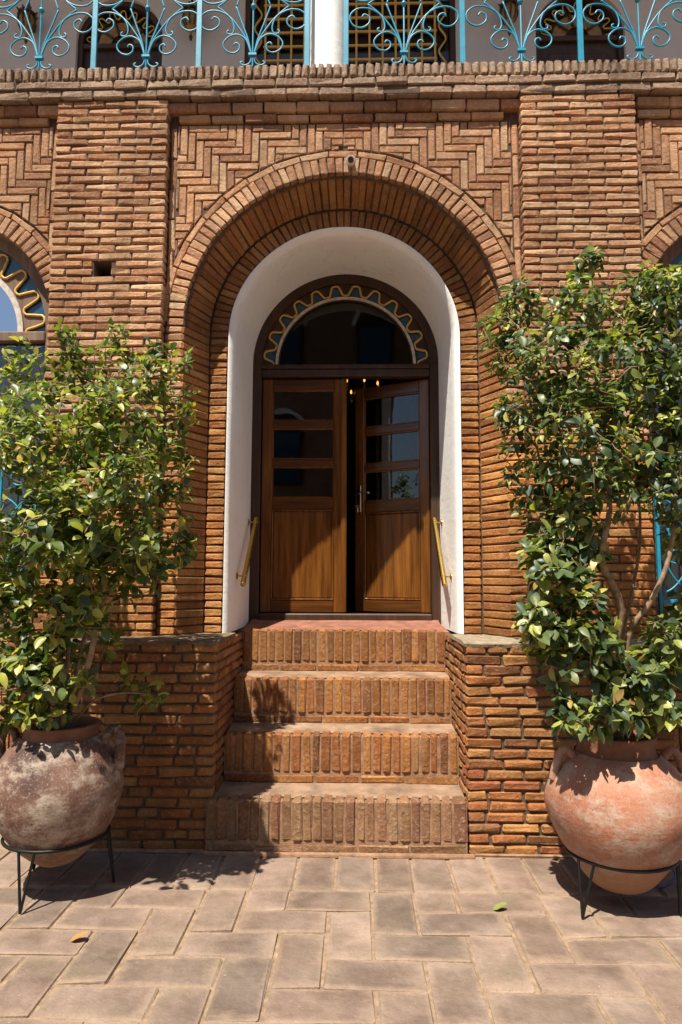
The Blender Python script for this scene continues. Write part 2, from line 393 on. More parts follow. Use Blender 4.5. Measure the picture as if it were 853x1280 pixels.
def paver_mat(name, attr):
    mt, n, l, b = nodes(name)
    r, v, tc = rnd_coords(n, l, attr)
    cr = ramp(n, [(0, (.17, .117, .093)), (.2, (.25, .178, .142)), (.4, (.19, .143, .118)), (.6, (.28, .205, .165)), (.8, (.215, .152, .12)), (1, (.175, .135, .11))]); l.new(r, cr.inputs[0])
    n1 = tex(n, l, v, 5., 6., .68); n2 = tex(n, l, v, 70., 4., .7)
    r1 = ramp(n, [(.35, 0.), (.65, 1.)]); l.new(n1, r1.inputs[0])
    c = mix(n, l, r1.outputs[0], cr.outputs[0], (.66, .62, .58), 'MULTIPLY')
    ps = N(n, 'NewGeometry').outputs['Position']
    w1 = tex(n, l, ps, 1.6, 6., .7); rw = ramp(n, [(.3, .62), (.68, 1.35)]); l.new(w1, rw.inputs[0]); c = mix(n, l, 1., c, rw.outputs[0], 'MULTIPLY')
    w2 = tex(n, l, ps, 4.3, 5., .7); rg_ = ramp(n, [(.52, 0.), (.66, .6)]); l.new(w2, rg_.inputs[0]); c = mix(n, l, rg_.outputs[0], c, (.17, .135, .09))
    w3 = tex(n, l, ps, 38., 3., .6); rp = ramp(n, [(.7, 0.), (.76, .7)]); l.new(w3, rp.inputs[0]); c = mix(n, l, rp.outputs[0], c, (.42, .36, .3))
    if not attr:   # chalky dust gathers along the worn edges of each paver
        sep = N(n, 'SeparateXYZ'); l.new(tc.outputs['Generated'], sep.inputs[0])
        def edge(s):
            a = N(n, 'Math', operation='SUBTRACT'); l.new(s, a.inputs[0]); a.inputs[1].default_value = .5
            q = N(n, 'Math', operation='ABSOLUTE'); l.new(a.outputs[0], q.inputs[0]); return q.outputs[0]
        mx = N(n, 'Math', operation='MAXIMUM'); l.new(edge(sep.outputs[0]), mx.inputs[0]); l.new(edge(sep.outputs[1]), mx.inputs[1])
        ad = N(n, 'Math', operation='ADD'); l.new(mx.outputs[0], ad.inputs[0])
        sc = N(n, 'Math', operation='MULTIPLY_ADD'); l.new(tex(n, l, v, 14., 4.), sc.inputs[0]); sc.inputs[1].default_value = .3; sc.inputs[2].default_value = -.15
        l.new(sc.outputs[0], ad.inputs[1])
        r3 = ramp(n, [(.36, 0.), (.54, .62)]); l.new(ad.outputs[0], r3.inputs[0])
        c = mix(n, l, r3.outputs[0], c, (.34, .245, .175))
    r2 = ramp(n, [(.3, .4), (.42, 0.)]); l.new(n2, r2.inputs[0]); c = mix(n, l, r2.outputs[0], c, (.1, .075, .06))
    l.new(c, b.inputs['Base Color']); b.inputs['Roughness'].default_value = .85; b.inputs['Specular IOR Level'].default_value = .3
    p = bump(n, l, None, n2, .6, .006); bump(n, l, b, n1, .6, .03, p); return mt
M['paver'] = paver_mat('clay_paver', False); M['paver_a'] = paver_mat('clay_paver_mass', True)
M['joint'] = simple('sandy_joint', (.29, .2, .13), .95, .3, 25., .7, .008)
def leaf_mat(name, attr, stops):
    mt, n, l, b = nodes(name); out = n['Material Output']
    r, v, tc = rnd_coords(n, l, attr)
    cr = ramp(n, stops); l.new(r, cr.inputs[0])
    f = tex(n, l, v, 30., 2.); r1 = ramp(n, [(.3, .75), (.7, 1.2)]); l.new(f, r1.inputs[0])
    c = mix(n, l, 1., cr.outputs[0], r1.outputs[0], 'MULTIPLY')
    l.new(c, b.inputs['Base Color']); b.inputs['Roughness'].default_value = .42; b.inputs['Specular IOR Level'].default_value = .55
    tl = N(n, 'BsdfTranslucent'); c2 = mix(n, l, 1., c, (1.3, 1.5, .5), 'MULTIPLY'); l.new(c2, tl.inputs[0])
    mx = N(n, 'MixShader', Fac=.36); l.new(b.outputs[0], mx.inputs[1]); l.new(tl.outputs[0], mx.inputs[2]); l.new(mx.outputs[0], out.inputs[0])
    return mt
LS = [(0, (.042, .078, .032)), (.3, (.095, .14, .04)), (.55, (.185, .22, .05)), (.74, (.31, .33, .065)), (.9, (.46, .45, .09)), (.97, (.55, .44, .08)), (1., (.3, .16, .05))]
LS2 = [(0, (.034, .064, .036)), (.4, (.085, .128, .05)), (.63, (.18, .215, .058)), (.8, (.31, .33, .07)), (.92, (.46, .46, .11)), (.98, (.53, .45, .12)), (1., (.3, .17, .06))]
M['leaf'] = leaf_mat('glossy_leaf', False, LS); M['leaf_a'] = leaf_mat('glossy_leaf_mass', True, LS)
M['leaf2'] = leaf_mat('dark_glossy_leaf', False, LS2); M['leaf2_a'] = leaf_mat('dark_glossy_leaf_mass', True, LS2)
M['dry'] = simple('dry_leaf', (.32, .17, .04), .7); M['fresh'] = simple('fresh_fallen_leaf', (.17, .2, .045), .6)

# ------------------------------------------------------------------ ground and paving
gnd = obj('ground', ([(-60, -60, -.012), (60, -60, -.012), (60, 20, -.012), (-60, 20, -.012)], [(0, 1, 2, 3)]), M['joint']); gnd['kind'] = 'structure'
pav = empty('pavement'); pav['kind'] = 'structure'
bed = obj('joint_bed', ([(-5, -7, -.0085), (5, -7, -.0085), (5, .3, -.0085), (-5, .3, -.0085)], [(0, 1, 2, 3)]), M['joint'], pav)
PAVC = {}
def paver(x0, x1, y0, y1, mass):
    cx, cy = (x0+x1)/2, (y0+y1)/2; j = .006
    sx, sy = (x1-x0)/2-j, (y1-y0)/2-j
    px, py, z = project((cx, cy, 0)); inview = z > .3 and -90 < px < W_+90 and py < 1390
    if inview:
        key = (round(sx, 3), round(sy, 3), rng.randrange(5))
        if key not in PAVC: PAVC[key] = mesh(*hexa(corners(-sx, sx, -sy, sy, -.03, 0), .008, .003), M['paver'])
        obj('paver', PAVC[key], parent=pav, loc=(cx+U(-.004, .004), cy+U(-.004, .004), U(-.001, .003)), rot=(U(-.004, .004), U(-.004, .004), U(-.016, .016)))
    else:
        mass.add(hexa(corners(cx-sx, cx+sx, cy-sy, cy+sy, -.03, U(-.001, .002)), .007, .0015))
mass = Stuff(); u = .2165; Y0 = -.772
x = .183-u*22
while x < 4.6:
    w = u*U(.94, 1.06); paver(x, x+w, Y0, -.27, mass); x += w
for i in range(-40, 60):
    for k in range(-14, 16):
        # lattice (-1,-1) and (-2,2): long paver [0,2)x[0,1) with an upright one [-1,0)x[0,2) beside it
        ox, oy = -i-2*k, -i+2*k
        for (a, b, c, d) in ((ox, ox+2, oy, oy+1), (ox-1, ox, oy, oy+2)):
            X0, X1 = .4+a*u, .4+b*u; Ya, Yb = Y0-2*u+c*u, Y0-2*u+d*u
            Yb = min(Yb, Y0)
            if Yb-Ya < .05 or X1 < -4.7 or X0 > 4.7 or Ya < -6.6: continue
            paver(X0, X1, Ya, Yb, mass)
mass.build('outlying_pavers', M['paver_a'], pav)

# ------------------------------------------------------------------ the house
house = empty('brick_house', (0, 0, 0), 'brick house front with arched doorway, herringbone panels and a balcony above', 'house')
CZ = 3.415; P = .0572            # arch centre height, course pitch
PIL = (1.255, 2.065)             # pilaster inner / outer
NY = .075                        # niche plane
RF, RI, RW = 1.125, .988, .855   # arch radii: front edge, inner ring outside, white reveal
YI = .34                         # inner ring plane
LEDGE = 1.255
BC = {}
def kind_at(z):
    return 'up' if rng.random() < min(1., max(0., (z-2.1)/1.5)) else 'or'
def brick(parent, name, mat, l, d, h, cx, y, cz, nv=6, rot=0., bev=.0085, jit=.0026, along='x'):
    """brick with its front at y, reaching d into the wall; local origin at its centre"""
    key = (mat, round(l, 3), round(d, 3), round(h, 3), rng.randrange(nv), along)
    if key not in BC:
        c = corners(-l/2, l/2, -d/2, d/2, -h/2, h/2)
        BC[key] = mesh(*hexa(c, bev, jit), M[mat])
    return obj(name, BC[key], parent=parent, loc=(cx+U(-.0015, .0015), y+d/2+U(-.003, .002), cz+U(-.001, .001)),
               rot=(U(-.008, .008), rot+U(-.006, .006), U(-.006, .006)))
# --- core masonry behind the bricks (mortar)
def arch_path(R, n=48, z0=LEDGE):
    p = [(-R, z0)] + [(R*cos(pi-pi*i/n), CZ+R*sin(pi*i/n)) for i in range(n+1)] + [(R, z0)]
    return p
def core_panel(x0, x1, z0, z1, cx, R, y, n=48, arch_z0=None):
    a0 = z0 if arch_z0 is None else arch_z0
    V, F = [], []
    inner = [(cx-R, a0)] + [(cx+R*cos(pi-pi*i/n), CZ+R*sin(pi*i/n)) for i in range(n+1)] + [(cx+R, a0)]
    outer = [(x0, a0)]
    for i in range(n+1):
        a = pi-pi*i/n; dx, dz = cos(a), sin(a)
        t = 1e9
        if dx < -1e-6: t = min(t, (x0-cx)/dx)
        if dx > 1e-6: t = min(t, (x1-cx)/dx)
        if dz > 1e-6: t = min(t, (z1-CZ)/dz)
        outer.append((cx+dx*t, CZ+dz*t))
    outer.append((x1, a0))
    V = [(a, y, b) for a, b in inner]+[(a, y, b) for a, b in outer]; k = len(inner)
    for i in range(k-1): F.append((i, i+1, k+i+1, k+i))
    # corners of the rectangle
    for sx, xx in ((-1, x0), (1, x1)):
        ang = atan2(z1-CZ, xx-cx)
        i = int((pi-ang)/pi*n)+1
        V.append((xx, y, z1)); F.append((k+i, k+i+1, len(V)-1) if True else ())
    if a0 > z0:
        b = len(V); V += [(x0, y, z0), (x1, y, z0), (x1, y, a0), (x0, y, a0)]; F.append((b, b+1, b+2, b+3))
    return V, F
core = [core_panel(-1.26, 1.26, LEDGE-.02, 5.2, 0, RF+.01, NY+.012)]
for s in (-1, 1):
    core.append(core_panel(min(s*2.06, s*3.68), max(s*2.06, s*3.68), .0, 5.2, s*2.87, .81, NY+.012, arch_z0=1.35))
# splay of the arch + inner ring backing
def sweep(prof, n=48, z0=LEDGE-.02, c1=None):
    """prof: list of (r, y, cz) ; swept along jambs and arch"""
    V, F = [], []
    for (R, y, cz) in prof:
        V += [(-R, y, z0)] + [(R*cos(pi-pi*i/n), y, cz+R*sin(pi*i/n)) for i in range(n+1)] + [(R, y, z0)]
    k = n+3
    for j in range(len(prof)-1):
        for i in range(k-1): F.append((j*k+i, j*k+i+1, (j+1)*k+i+1, (j+1)*k+i))
    return V, F
core.append(sweep([(RF+.012, NY+.005, CZ), (RF+.012, NY+.02, CZ), (RI+.012, YI-.0, CZ), (RI+.012, YI+.012, CZ), (RW+.004, YI+.012, CZ), (RW+.004, YI+.1, CZ)]))
wall = obj('wall', join(*core), M['mortar'], house)
HOLE = (-1.752, -1.626, 3.737, 3.86)
for s in (-1, 1):
    a, b = sorted((s*PIL[0], s*PIL[1])); a += .012; b -= .012; y = .012; z0, z1 = LEDGE-.02, 5.2
    if s < 0:
        h = HOLE
        V = [(a, y, z0), (b, y, z0), (b, y, h[2]), (a, y, h[2]), (h[0], y, h[2]), (h[1], y, h[2]), (h[1], y, h[3]), (h[0], y, h[3]), (a, y, h[3]), (b, y, h[3]), (b, y, z1), (a, y, z1),
             (h[0], .2, h[2]), (h[1], .2, h[2]), (h[1], .2, h[3]), (h[0], .2, h[3]), (a, .2, z0), (b, .2, z0), (a, .2, z1), (b, .2, z1)]
        F = [(0, 1, 2, 5, 4, 3), (3, 4, 7, 8), (5, 2, 9, 6), (8, 7, 6, 9, 10, 11), (4, 5, 13, 12), (5, 6, 14, 13), (6, 7, 15, 14), (7, 4, 12, 15), (12, 13, 14, 15),
             (0, 3, 8, 11, 18, 16), (1, 17, 19, 10, 9, 2)]
        g = (V, F)
    else: g = plain(a, b, y, .2, z0, z1)
    obj('pilaster_core', g, M['mortar'], house)
    a, b = sorted((s*3.68, s*4.7))
    obj('outer_pier', plain(a, b, .0, .4, 0, 5.2), M['mortar'], house)
# --- pilasters
low = Stuff()
MOD = (PIL[1]-PIL[0])/3.5
for s in (-1, 1):
    pl = empty('pilaster', (s*1.66, 0, LEDGE), parent=house)
    nc = int((5.05-LEDGE)/P)
    zt = 5.066
    for c in range(nc+1):
        z1 = zt-c*P; z0 = z1-P
        zc = (z0+z1)/2
        lens = [.5, 1, 1, 1] if c % 2 else [1, 1, 1, .5]
        x = PIL[0]
        if s < 0: lens = lens[::-1]
        xx = -PIL[1] if s < 0 else PIL[0]
        for q in lens:
            w = q*MOD; cx = xx+w/2; xx += w
            if s < 0 and HOLE[2]-.01 < zc < HOLE[3]+.01 and HOLE[0] < cx+w/2-.01 and HOLE[1] > cx-w/2+.01:
                for (p0, p1) in ((cx-w/2, HOLE[0]), (HOLE[1], cx+w/2)):
                    if p1-p0 > .03: brick(pl, 'brick', 'up', p1-p0-.008, .1, P-.01, (p0+p1)/2, 0, zc)
                continue
            if zc > 2.6:
                brick(pl, 'brick', kind_at(zc+.35), w-.008, .1, P-.0095, cx, 0, zc)
            else:
                l = w-.008
                low.add(hexa(corners(cx-l/2, cx+l/2, U(-.002, .003), .1, zc-P/2+.005, zc+P/2-.005), .007, .002))
low.build('lower_pilaster_bricks', M['or_a'], house)
# --- doorway arch: three bricks per course along jambs and arch
arch = empty('door_arch', (0, NY, LEDGE), parent=house)
def wedge(r0, r1, y0a, y0b, y1, n_, key, R0, mat, splay=None):
    """voussoir centred on the +Z axis of its own origin (the arch centre)"""
    pass
ncj = round((CZ-LEDGE)/P); PJ = (CZ-LEDGE)/ncj
YB = YI
for s in (-1, 1):
    for c in range(ncj):
        zc = LEDGE+(c+.5)*PJ; h = PJ-.009
        bot = c < 9
        # front
        brick(arch, 'jamb_brick', kind_at(zc), PIL[0]-RF-.004, .1, h, s*(RF+PIL[0])/2, NY, zc)
        # inner ring
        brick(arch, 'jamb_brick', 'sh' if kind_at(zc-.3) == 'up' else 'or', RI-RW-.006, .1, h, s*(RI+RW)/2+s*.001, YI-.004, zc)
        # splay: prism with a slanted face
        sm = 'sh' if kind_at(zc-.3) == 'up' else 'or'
        key = ('splay', s, sm, rng.randrange(6), round(h, 4))
        if key not in BC:
            a = (RF-.002, NY+.004); b = (RI+.0015, YI-.006); n = Vector((b[1]-a[1], -(b[0]-a[0]))).normalized()*.08
            # a,b: face ends in (r,y); back pushed away from the opening
            pts = [a, b, (a[0]+n.x, a[1]+n.y), (b[0]+n.x, b[1]+n.y)]
            C = []
            for z in (-h/2, h/2):
                C += [(s*pts[0][0], pts[0][1]-NY, z), (s*pts[1][0], pts[1][1]-NY, z), (s*pts[2][0], pts[2][1]-NY, z), (s*pts[3][0], pts[3][1]-NY, z)]
            BC[key] = fixn(mesh(*hexa(C, .006, .002), M[sm]))
        obj('jamb_brick', BC[key], parent=arch, loc=(0, NY+U(-.002, .002), zc), rot=(0, U(-.004, .004)*.3, 0))
def ring(parent, name, mat, prof4, n, a0, a1, cx, y, nv=6, gap=.008, skip=None, bev=.006):
    """n voussoirs between angles a0..a1; prof4: 4 (r,y) corners: [inner-front, outer-front, inner-back, outer-back]"""
    da = (a1-a0)/n
    meshes = []
    for v in range(nv):
        C = []
        for sgn in (-1, 1):
            for (r, yy) in prof4:
                t = sgn*(da/2-gap/2/r)
                C.append((r*sin(t), yy, r*cos(t)))
        meshes.append(fixn(mesh(*hexa(C, bev, .0022), M[mat])))
    for i in range(n):
        ang = a0+(i+.5)*da         # measured from +X axis
        if skip and skip(ang): continue
        obj(name, meshes[rng.randrange(nv)], parent=parent, loc=(cx, y+U(-.003, .002), CZ), rot=(0, pi/2-ang+U(-.002, .002), 0))
ring(arch, 'voussoir', 'up', [(RF, 0), (RF+.118, 0), (RF, .1), (RF+.118, .1)], 64, 0, pi, 0, NY)
ring(arch, 'edge_brick', 'up', [(RF+.123, 0), (RF+.168, 0), (RF+.123, .08), (RF+.168, .08)], 19, .02, pi-.02, 0, NY, bev=.005)
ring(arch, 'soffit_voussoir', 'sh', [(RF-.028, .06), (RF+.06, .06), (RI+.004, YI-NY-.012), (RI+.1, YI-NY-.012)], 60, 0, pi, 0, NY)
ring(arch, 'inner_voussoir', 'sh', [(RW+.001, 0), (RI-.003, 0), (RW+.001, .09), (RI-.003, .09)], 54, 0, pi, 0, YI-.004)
# --- side window arches
for s in (-1, 1):
    wa = empty('window_arch', (s*2.87, NY, CZ), parent=house)
    vis = lambda ang, s=s: abs(2.87*s+cos(ang)*.9) > 2.72 or abs(2.87*s+cos(ang)*.9) < 2.02
    ring(wa, 'voussoir', 'up', [(.8, 0), (.925, 0), (.8, .12), (.925, .12)], 46, 0, pi, s*2.87, NY, skip=vis)
    ring(wa, 'edge_brick', 'up', [(.93, 0), (.972, 0), (.93, .08), (.972, .08)], 15, 0, pi, s*2.87, NY, skip=vis, bev=.005)
# --- herringbone panels
HB = Stuff()
def herringbone(parent, cx, x0, x1, z1, R, zmin, individual):
    u = .0578; n = 4
    for side in (-1, 1):
        for i in range(-60, 61):
            for k in range(-12, 13):
                ox, oy = i+n*k, -i+n*k
                for (a, b, c, d) in ((ox, ox+n, oy, oy+1), (ox+n, ox+n+1, oy, oy+n)):
                    X0, X1, Za, Zb = a*u-.0289-.23, b*u-.0289-.23, z1+c*u, z1+d*u
                    if Za > z1 or Zb < zmin or X0 > 0 or X1 < x0-cx-.01 and side < 0: continue
                    j = .0042
                    poly = [(X0+j, Za+j), (X1-j, Za+j), (X1-j, Zb-j), (X0+j, Zb-j)]
                    poly = clip(poly, 0, 1, z1-.003)
                    poly = clip(poly, 1, 0, -.003)
                    if side > 0: poly = [(-p[0], p[1]) for p in poly][::-1]
                    poly = [(p[0]+cx, p[1]) for p in poly]
                    if len(poly) < 3: continue
                    poly = clip(poly, -1, 0, -(x0+.003)); poly = clip(poly, 1, 0, x1-.003)
                    if len(poly) < 3: continue
                    mx = sum(p[0] for p in poly)/len(poly)-cx; mz = sum(p[1] for p in poly)/len(poly)-CZ
                    d = sqrt(mx*mx+mz*mz) or 1.
                    if mz > -.2: poly = clip(poly, -mx/d, -mz/d, -(R+.006)-(mx*cx+mz*CZ)/d)
                    if len(poly) < 3 or area(poly) < .0007: continue
                    qx = sum(p[0] for p in poly)/len(poly); qz = sum(p[1] for p in poly)/len(poly)
                    if qz < zmin: continue
                    pr = prism([(p[0]-qx, p[1]-qz) for p in poly], 0, .05, .0055, .0016)
                    if individual(qx, qz):
                        obj('herringbone_brick', pr, M['up'], parent, loc=(qx, NY+U(-.004, .003), qz))
                    else:
                        HB.add(([v+Vector((qx, NY, qz)) for v in pr[0]], pr[1]))
sp = empty('herringbone_panel', (0, NY, CZ), parent=house)
herringbone(sp, 0, -PIL[0]+.052, PIL[0]-.052, 4.918, RF+.172, CZ+.12, lambda x, z: True)
for s in (-1, 1):
    ps = empty('herringbone_panel', (s*2.87, NY, CZ), parent=house)
    a, b = sorted((s*2.118, s*3.66))
    herringbone(ps, s*2.87, a, b, 4.918, .978, CZ+.28, lambda x, z: abs(x) < 2.66)
    z = 4.9
    while z > 4.0:      # upright border bricks beside the pilaster
        h = .235*U(.97, 1.02); brick(ps, 'border_brick', 'up', .042, .05, h-.008, s*2.094, NY, z-h/2); z -= h
    z = 4.9
    while z > 3.9:
        h = .235*U(.97, 1.02); brick(sp, 'border_brick', 'up', .042, .05, h-.008, s*(PIL[0]-.026), NY, z-h/2); z -= h
HB.build('outer_herringbone', M['up_a'], house)
# --- cornice
co = empty('cornice', (0, 0, 5.04), parent=house)
cm = Stuff()
def crow(y, z0, z1, l, name, mat, xlim=2.75, d=.14, off=0., skip=None, jy=.0, gap=.008):
    x = -4.7+off
    while x < 4.7:
        w = l*U(.96, 1.04); cx = x+w/2; x += w
        if skip and skip(cx): continue
        if abs(cx) < xlim: brick(co, name, mat, round(w-gap, 2), d, z1-z0-.008+U(-.003, .001)*0, cx, y+U(-jy, jy), (z0+z1)/2, nv=4, bev=.008, jit=.003)
        else: cm.add(hexa(corners(cx-w/2+gap/2, cx+w/2-gap/2, y, y+d, z0+.004, z1-.004), .008, .002))
crow(-.03, 5.2, 5.3, .058, 'coping_brick', 'co', d=.2, jy=.005, gap=.014)
crow(-.028, 5.135, 5.2, .235, 'cornice_brick', 'co', d=.16, jy=.003)
crow(-.016, 5.068, 5.135, .235, 'cornice_brick', 'co', d=.16, off=.1, jy=.003)
inn = lambda cx: PIL[0] < abs(cx) < PIL[1]
crow(.032, 4.985, 5.064, .24, 'cornice_brick', 'up', d=.1, skip=inn, off=.05)
crow(.055, 4.925, 4.983, .235, 'cornice_brick', 'up', d=.06, skip=inn)
cm.build('outer_cornice_bricks', M['co_a'], house)
obj('cornice_core', plain(-4.7, 4.7, -.012, .3, 5.08, 5.285), M['mortar'], house)
# --- plinth (the two flanking pedestals)
PX0, PX1, PYF = .765, 2.03, -.28
PP = .0614
for s in (-1, 1):
    pd = empty('plinth', (s*1.4, 0, 0), parent=house)
    a, b = sorted((s*(PX0+.014), s*(PX1-.014)))
    obj('plinth_core', plain(a, b, PYF+.014, YI+.7, -.01, LEDGE-.02), M['mortar_l'], pd)
    a, b = sorted((s*(PX0-.004), s*(PX1+.004)))
    # ledge: rough mortar capping, a lip that follows the recess
    g = []
    nx, ny = 70, 8
    V = []; F = []
    for j in range(ny+1):
        for i in range(nx+1):
            xx = a+(b-a)*i/nx; yy = PYF-.006+(YI+.012-PYF)*j/ny if True else 0
            zz = LEDGE+.004*noise.noise(Vector((xx*6, yy*6, s)))-(.012 if j == 0 else 0)
            V.append((xx, yy+((.008*noise.noise(Vector((xx*14, 3, s)))+.006*noise.noise(Vector((xx*37, 3, s)))) if j < 2 else 0), zz+.004*noise.noise(Vector((xx*23, yy*23, s)))))
    for j in range(ny):
        for i in range(nx): q = j*(nx+1)+i; F.append((q, q+1, q+nx+2, q+nx+1))
    k = len(V)
    for i in range(nx+1):
        v = V[i]; V.append((v[0], v[1]+.006, LEDGE-.03+.016*noise.noise(Vector((v[0]*9, 1, s)))+.008*noise.noise(Vector((v[0]*31, 4, s)))))
    for i in range(nx): F.append((k+i, k+i+1, i+1, i))
    e = 0 if s > 0 else nx     # cheek side
    k2 = len(V)
    for j in range(ny+1):
        v = V[j*(nx+1)+e]; V.append((v[0], v[1], LEDGE-.025))
    for j in range(ny):
        q = j*(nx+1)+e; F.append((q, q+nx+1, k2+j+1, k2+j))
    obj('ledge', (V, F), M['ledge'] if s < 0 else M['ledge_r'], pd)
    ncp = round((LEDGE-.014)/PP); pp = (LEDGE-.014)/ncp
    for c in range(ncp):
        zc = (c+.5)*pp+.0
        x = PX0
        first = True
        while x < PX1-.03:
            w = U(.2, .24) if U(0, 1) < .68 else U(.11, .15)
            if first and c % 2: w = U(.11, .16)
            first = False
            if PX1-x-w < .07: w = PX1-x
            g_ = U(.011, .016)
            brick(pd, 'plinth_brick', 'lo', round(w-g_, 2), .1, pp-U(.012, .012), s*(x+w/2), PYF, zc, nv=3, bev=.009, jit=.003)
            x += w
        y = PYF+.102
        while y < .66:
            w = U(.19, .24) if U(0, 1) < .7 else U(.11, .15)
            key = ('cheek', round(w, 2), rng.randrange(3))
            if key not in BC: BC[key] = mesh(*hexa(corners(-.05, .05, -round(w, 2)/2+.005, round(w, 2)/2-.005, -pp/2+.006, pp/2-.006), .008, .003), M['lo'])
            obj('plinth_brick', BC[key], parent=pd, loc=(s*(PX0+.05)+U(-.002, .002), y+w/2, zc)); y += w
# low wall below the side windows
lw = Stuff()
for s in (-1, 1):
    a, b = sorted((s*2.0, s*3.68))
    obj('apron_core', plain(a, b, .012, .3, 0, 1.33), M['mortar_l'], house)
    uu = .0578
    for i in range(8):
        for k in range(6):
            bx = a+i*uu*4; bz = k*uu*4
            for q in range(4):
                if (i+k) % 2: c = corners(bx+.004, bx+uu*4-.004, 0, .06, bz+q*uu+.004, bz+q*uu+uu-.004)
                else: c = corners(bx+q*uu+.004, bx+q*uu+uu-.004, 0, .06, bz+.004, bz+uu*4-.004)
                if c[1][0] < b+.05: lw.add(hexa(c, .006, .002))
lw.build('basketweave_bricks', M['lo_a'], house)
# --- white plaster reveal
YD = 1.12; RD = .785; CD = 3.465
n = 56; V = []; F = []
prof = [(RW-.001, YI-.011, CZ), (RW-.006, YI-.012, CZ), (RW-.034, YI+.05, CZ), (RW-.038, YI+.06, CZ)]
for i in range(1, 9):
    t = i/8; prof.append((RW-.038+(RD-RW+.038)*t, YI+.06+(YD+.02-YI-.06)*t, CZ+(CD-CZ)*t))
def wobble(g, a):
    return [(p[0]+a*noise.noise(Vector(p)*3.1), p[1], p[2]+a*noise.noise(Vector(p)*2.7+Vector((9, 0, 0)))) for p in g[0]], g[1]
rv = obj('plaster_reveal', wobble(sweep(prof, n, LEDGE), .004), M['white'], house, smooth=True)
# ------------------------------------------------------------------ fanlight and doors
def half_annulus(cx, cz, r0, r1, y0, y1, n=48, f0=None, bot=0.):
    """half ring plate from r0 to r1; r0 may vary with the angle through f0"""
    V, F = [], []
    for i in range(n+1):
        a = pi*i/n; ra = f0(a) if f0 else r0
        for (r, y) in ((ra, y0), (r1, y0), (r1, y1), (ra, y1)):
            V.append((cx-r*cos(a), y, cz+r*sin(a)))
    for i in range(n):
        for q in range(4):
            F.append((4*i+q, 4*i+(q+1) % 4, 4*i+4+(q+1) % 4, 4*i+4+q))
    F.append((0, 3, 2, 1)); F.append((4*n, 4*n+1, 4*n+2, 4*n+3))
    return V, F
def half_disc(cx, cz, r, y, n=40):
    return [(cx, y, cz)]+[(cx-r*cos(pi*i/n), y, cz+r*sin(pi*i/n)) for i in range(n+1)], [(0, i+2, i+1) for i in range(n)]
def lobes(r0, r1, n, flip=False):
    def f(a):
        t = (a/pi*n) % 1.
        s = abs(sin(pi*t))
        # round lobe with a cusped waist
        q = .5-.5*math.tanh(2.0*cos(2*pi*t))/math.tanh(2.0)
        return r0+(r1-r0)*q
    return f
def fanlight(parent, cx, cz, y, R, rs0, rs1, rg, nl, matf, inverted=False, glass='glass', mats=None):
    k = R/.785
    fr = obj('fanlight_frame', half_annulus(cx, cz, rs1+.012, R, y-.035, y+.05), matf, parent)
    w = lobes(rs0, rs1, nl, inverted)
    if not inverted:
        obj('scalloped_board', half_annulus(cx, cz, 0, rs1+.014, y-.012, y+.0, nl*16, w), matf, fr)
        obj('coloured_glass', half_annulus(cx, cz, rg+.01, rs1+.01, y+.004, y+.01), M['blue'], fr)
    else:
        obj('coloured_glass', half_annulus(cx, cz, rg+.01, rs1+.014, y+.004, y+.01), M['blue'], fr)
        V, F = [], []
        nn = nl*16
        for i in range(nn+1):
            a = pi*i/nn
            for r in (rg, w(a)): V.append((cx-r*cos(a), y-.006, cz+r*sin(a)))
        for i in range(nn): F.append((2*i, 2*i+1, 2*i+3, 2*i+2))
        obj('scalloped_board', (V, F), matf, fr)
    pts = [(cx-w(pi*i/(nl*12))*cos(pi*i/(nl*12)), y-.014, cz+w(pi*i/(nl*12))*sin(pi*i/(nl*12))) for i in range(nl*12+1)]
    obj('gilt_scallop', tube(pts, .0095, 6), M['gold'], fr, smooth=True)
    obj('arch_bead', half_annulus(cx, cz, rg, rg+.022, y-.03, y+.0), M['silver'], fr)
    obj('glass_bead', half_annulus(cx, cz, rg-.012, rg, y-.016, y+.0), matf, fr)
    obj('fan_pane', half_disc(cx, cz, rg, y+.005), M[glass], fr)
    return fr
fanlight(house, 0, CD-.01, YD, RD+.01, .612, .7, .575, 12, M['frame'])
DZ0, DZ1 = 1.365, 3.345          # door leaf bottom / top
fr = empty('door_frame', (0, YD, 1.28), parent=house)
obj('jamb', box(-RD-.008, -.712, YD-.035, YD+.06, 1.28, CD-.0, .006), M['frame'], fr)
obj('jamb', box(.712, RD+.008, YD-.035, YD+.06, 1.28, CD-.0, .006), M['frame'], fr)
obj('transom', join(box(-.712, .712, YD-.04, YD+.06, DZ1+.004, DZ1+.07, .008), box(-.712, .712, YD-.05, YD+.05, DZ1+.071, CD-.012, .006)), M['frame'], fr)
obj('sill', box(-.712, .712, YD-.06, YD+.07, 1.28, DZ0-.006, .01), M['frame'], fr)
